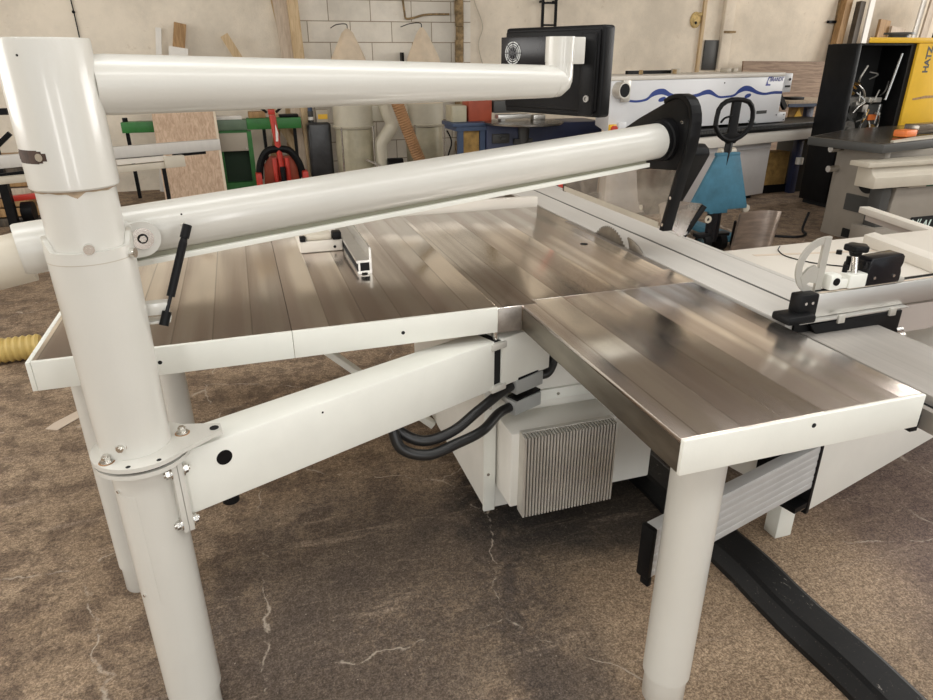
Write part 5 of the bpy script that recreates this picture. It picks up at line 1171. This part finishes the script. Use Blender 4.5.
# white guide bar reaching towards the viewer
wb = thing('guide_bar', 'cream guide bar pointing from the grey saw across its lettered strip', 'bar', (3.7, 2.9, 0))
MB().bar((3.36, 2.95, 0.79), (3.20, 2.30, 0.79), 0.06, 0.035, 0.003).build('bar_profile', 'board', wb)
MB().bar((3.355, 2.90, 0.755), (3.22, 2.33, 0.755), 0.045, 0.03).build('bar_web', 'gray_fascia', wb)
MB().box(3.26, 3.32, 2.30, 2.36, 0.0, 0.772, 0.004).build('bar_leg', 'gray_fascia', wb)
single(MB().bar((5.95, 4.92, 0.97), (7.2, 5.15, 0.97), 0.14, 0.09, 0.006), 'saw_stop', 'tablegrey', 'grey metal block lying on the dark table of the grey saw', 'stop block')
single(MB().bar((5.75, 4.86, 0.945), (5.93, 4.9, 0.945), 0.12, 0.06, 0.01), 'orange_handle', 'orange', 'orange handle lying on the dark table of the grey saw', 'handle')

# ------------------------------------------------------------------ petrol blue pallet truck in front of the white machine
bj = thing('pallet_truck', 'petrol blue pallet truck with upright black loop handle behind the saw blade', 'pallet truck', (3.9, 4.88, 0))
hz = Vector((3.93, 4.86, 0))
tq = [(3.865, 1.05), (3.885, 1.02)]
hd = MB(); loop = [(3.725, 1.075), (3.735, 1.20), (3.80, 1.262), (3.905, 1.275), (4.02, 1.255), (4.075, 1.18), (4.075, 1.075), (4.03, 1.01), (3.95, 0.965), (3.87, 0.955), (3.78, 1.0), (3.725, 1.075)]
hd.loft(spline([(x, 4.85, z) for x, z in loop], 2), 0.020, 10); hd = hd.build('handle_loop', 'black', bj)
MB().tube([(3.765, 4.84, 1.10), (3.80, 4.84, 1.135), (3.87, 4.84, 1.15)], 0.009, 8).build('release_lever', 'black', hd)
MB().prism([(3.80, 1.0), (3.86, 0.93), (3.94, 0.93), (4.0, 1.0), (3.94, 1.015), (3.945, 1.27), (3.865, 1.27), (3.86, 1.015)], 'y', 4.84, 4.87, 0.004).build('handle_yoke', 'black', hd)
MB().bar((3.895, 4.86, 0.94), (3.872, 4.90, 0.35), 0.045, 0.055, 0.006).build('tiller', 'black', bj)
sk = MB().prism([(3.575, 0.415), (3.57, 0.400), (3.775, 0.365), (3.785, 0.345), (3.965, 0.345), (3.965, 0.375), (4.165, 0.375), (4.165, 0.395), (4.005, 0.845), (3.79, 0.845)], 'y', 4.84, 4.875, 0.004).build('apron_plate', 'teal', bj)
MB().box(3.775, 4.01, 4.838, 4.88, 0.828, 0.858, 0.008).build('top_bar', 'teal', bj)
MB().cyl((3.84, 4.9, 0.86), (3.99, 4.9, 0.86), 0.03, n=16).build('pivot_tube', 'cream', bj)
MB().cyl((3.865, 4.88, 0.10), (3.865, 4.88, 0.35), 0.06, n=20).build('pump_column', 'gloss_black', bj)
MB().box(3.70, 4.02, 4.83, 4.92, 0.14, 0.17, 0.004).build('axle_plate', 'black', bj)
for x in (3.79, 3.955): MB().cyl((x - 0.03, 4.88, 0.085), (x + 0.03, 4.88, 0.085), 0.083, n=26).build('wheel', 'black', bj)
for x in (3.765, 3.99): MB().cyl((x - 0.006, 4.88, 0.085), (x + 0.002, 4.88, 0.085), 0.05, n=22).build('wheel_hub', 'chrome', bj)
MB().ring((3.765, 4.83, 0.305), (0, -1, 0), 0.032, 0.014, 0.01, 20).build('ring_bolt', 'cream', bj)
for x in (3.64, 4.14): MB().box(x - 0.07, x + 0.07, 4.92, 5.9, 0.05, 0.11, 0.01).build('fork', 'teal', bj)
MB().cyl((4.18, 4.86, 0.365), (4.18, 4.90, 0.365), 0.035, n=18).build('corner_roller', 'cream', bj)
# bent galvanised sheet beside it
gsht = MB(); rows = []
for zz in (0.012, 0.38):
    rows.append([gsht.bm.verts.new((3.86 + 0.21 * (1 - math.cos(a)) / 1.0 + (0.05 if zz > 0.1 else 0.0), 4.60 + 0.10 * math.sin(a * 1.0), zz)) for a in [PI * k / 14 for k in range(15)]])
for k in range(14): gsht.bm.faces.new((rows[0][k], rows[0][k + 1], rows[1][k + 1], rows[1][k]))
bmesh.ops.solidify(gsht.bm, geom=gsht.bm.faces[:], thickness=0.006); gsht._done(0)
single(gsht, 'sheet_guard', 'sheet_steel', 'curved galvanised sheet standing in front of the petrol blue pallet truck', 'sheet metal')
# floor cable
single(MB().tube([(3.95, 4.70, 0.30), (4.15, 4.95, 0.02), (4.45, 5.25, 0.012), (4.70, 5.16, 0.012), (4.92, 5.02, 0.012), (5.10, 5.06, 0.012), (5.19, 5.2, 0.03), (5.27, 5.24, 0.18)], 0.012, 8), 'floor_cable', 'black', 'black cable lying on the floor between the blue pallet truck and the grey saw', 'cable')
single(MB().box(3.9, 5.2, 4.32, 4.36, 0.001, 0.012), 'floor_lath', 'pine', 'thin yellow lath lying on the floor before the blue pallet truck', 'lath')
# red fork lying behind the saw
single(MB().box(2.78, 2.90, 6.6, 7.9, 0.001, 0.11, 0.02), 'red_beam', 'red', 'red steel beam lying on the floor behind the saw table', 'beam')

# ------------------------------------------------------------------ things behind the post on the left
rl = thing('saw_rail_stand', 'cream and aluminium guide rails on thin black stands crossing the left background', 'rail', (-0.9, 6.0, 0))
MB().bar((-2.6, 5.42, 0.915), (-0.18, 6.38, 0.915), 0.06, 0.09, 0.004).build('aluminium_rail', 'alu_slide', rl)
MB().bar((-2.6, 5.28, 0.80), (-0.58, 6.13, 0.80), 0.06, 0.05, 0.004).build('cream_rail', 'cream', rl)
MB().bar((-0.95, 5.98, 0.852), (-0.60, 6.12, 0.852), 0.05, 0.035).build('rail_slide', 'board', rl)
MB().bar((-0.62, 6.10, 0.82), (-0.47, 6.17, 0.82), 0.06, 0.09, 0.004).build('rail_end_block', 'cream', rl)
MB().bar((-0.55, 6.2, 0.86), (-0.30, 6.31, 0.86), 0.03, 0.02).build('rail_clip', 'black', rl)
for x, y in ((-1.84, 5.73), (-0.63, 6.13)): MB().bar((x, y, 0), (x, y, 0.775), 0.03, 0.03).build('stand_leg', 'black', rl)
MB().bar((-1.84, 5.73, 0.80), (-0.63, 6.24, 0.86), 0.02, 0.05).build('cross_brace', 'black', rl)
ls = thing('steel_rack', 'black upright steel rack at the left edge behind the post', 'rack', (-2.0, 7.2, 0))
for x, y in ((-2.0, 6.83), (-2.5, 7.3)): MB().box(x - 0.035, x + 0.035, y - 0.035, y + 0.035, 0, 1.22).build('upright', 'black', ls)
MB().box(-2.6, -1.82, 6.79, 6.87, 1.17, 1.22).build('cross_bar', 'black', ls)
MB().bar((-2.02, 6.83, 0.88), (-1.85, 6.83, 1.02), 0.03, 0.04).build('strut', 'black', ls)
for k, (z, m_) in enumerate(((0.0, 'darkwood'), (0.10, 'brownwood'), (0.20, 'brownwood'), (0.30, 'palewood'), (0.40, 'brownwood'), (0.50, 'darkwood'), (0.60, 'brownwood'))):
    single(MB().box(-3.4, -2.12 + 0.04 * math.sin(k * 2.1), 8.0, 8.5, z + 0.001, z + 0.085, 0.006), 'beam', m_, 'timber beam at the left edge behind the post, %s of the pile of seven' % ('bottom one', 'second from the bottom', 'third from the bottom', 'middle one', 'third from the top', 'second from the top', 'top one')[k], 'timber', 'timber pile at the left edge')
rm = thing('red_trolley', 'small red steel trolley frame with black castor just left of the post', 'trolley', (-1.9, 7.0, 0))
b = MB(); b.bar((-2.02, 7.0, 0.45), (-1.72, 7.0, 0.47), 0.06, 0.05, 0.006); b.bar((-1.80, 7.0, 0.44), (-1.76, 7.0, 0.06), 0.06, 0.05, 0.006); b.build('trolley_frame', 'red', rm)
MB().cyl((-1.95, 6.98, 0.33), (-1.86, 6.98, 0.33), 0.09, n=20).build('trolley_castor', 'black', rm)
MB().box(-2.0, -1.83, 6.95, 7.05, 0.0, 0.26).build('trolley_base', 'black', rm)
single(MB().sheet([(-1.045, 3.21, 0.002), (-1.02, 3.26, 0.002), (-0.90, 3.40, 0.002), (-0.80, 3.44, 0.002), (-0.79, 3.37, 0.002), (-0.88, 3.33, 0.002), (-0.99, 3.18, 0.002)], 0.003, (0, 0, 1)), 'paper_strip', 'tape', 'crumpled strip of pale tape lying on the floor left of the post', 'tape')

# ------------------------------------------------------------------ light
w = bpy.data.worlds.new('daylight'); sc.world = w; w.use_nodes = True
bg = w.node_tree.nodes['Background']; bg.inputs['Color'].default_value = (0.93, 0.97, 1.0, 1); bg.inputs['Strength'].default_value = 1.0
def area(name, loc, rot, sx, sy, power, col=(1, 1, 1)):
    l = bpy.data.lights.new(name, 'AREA'); l.shape = 'RECTANGLE'; l.size = sx; l.size_y = sy; l.energy = power; l.color = col
    o = bpy.data.objects.new(name, l); COL.objects.link(o); o.location = loc; o.rotation_euler = rot; return o
for y in (-5.0, -1.6, 1.8): area('rooflight', (2.7, y, 5.18), (0, 0, 0), 18, 1.15, 330, (1.0, 0.985, 0.95))
area('side_fill', (14.7, 4.5, 3.0), (0, R(90), 0), 3.0, 7.0, 700, (1.0, 0.98, 0.95))  # added fill lamp at the right wall, brightens the back wall
area('side_fill', (-8.9, 4.5, 3.0), (0, R(-90), 0), 3.0, 7.0, 500, (1.0, 0.98, 0.95))  # added fill lamp at the left wall, no window built there
for x in (-0.85, 3.05): area('doorway_light', (x, -7.2, 1.9), (R(90), 0, 0), 0.75, 3.4, 110, (1.0, 0.98, 0.95))
sc.view_settings.view_transform = 'Standard'; sc.view_settings.look = 'None'; sc.view_settings.gamma = 1.0; sc.view_settings.use_curve_mapping = False
sc.view_settings.exposure = -0.2
sc.cycles.use_denoising = True
sc.cycles.max_bounces = 8; sc.cycles.diffuse_bounces = 4; sc.cycles.glossy_bounces = 4; sc.cycles.transparent_max_bounces = 12
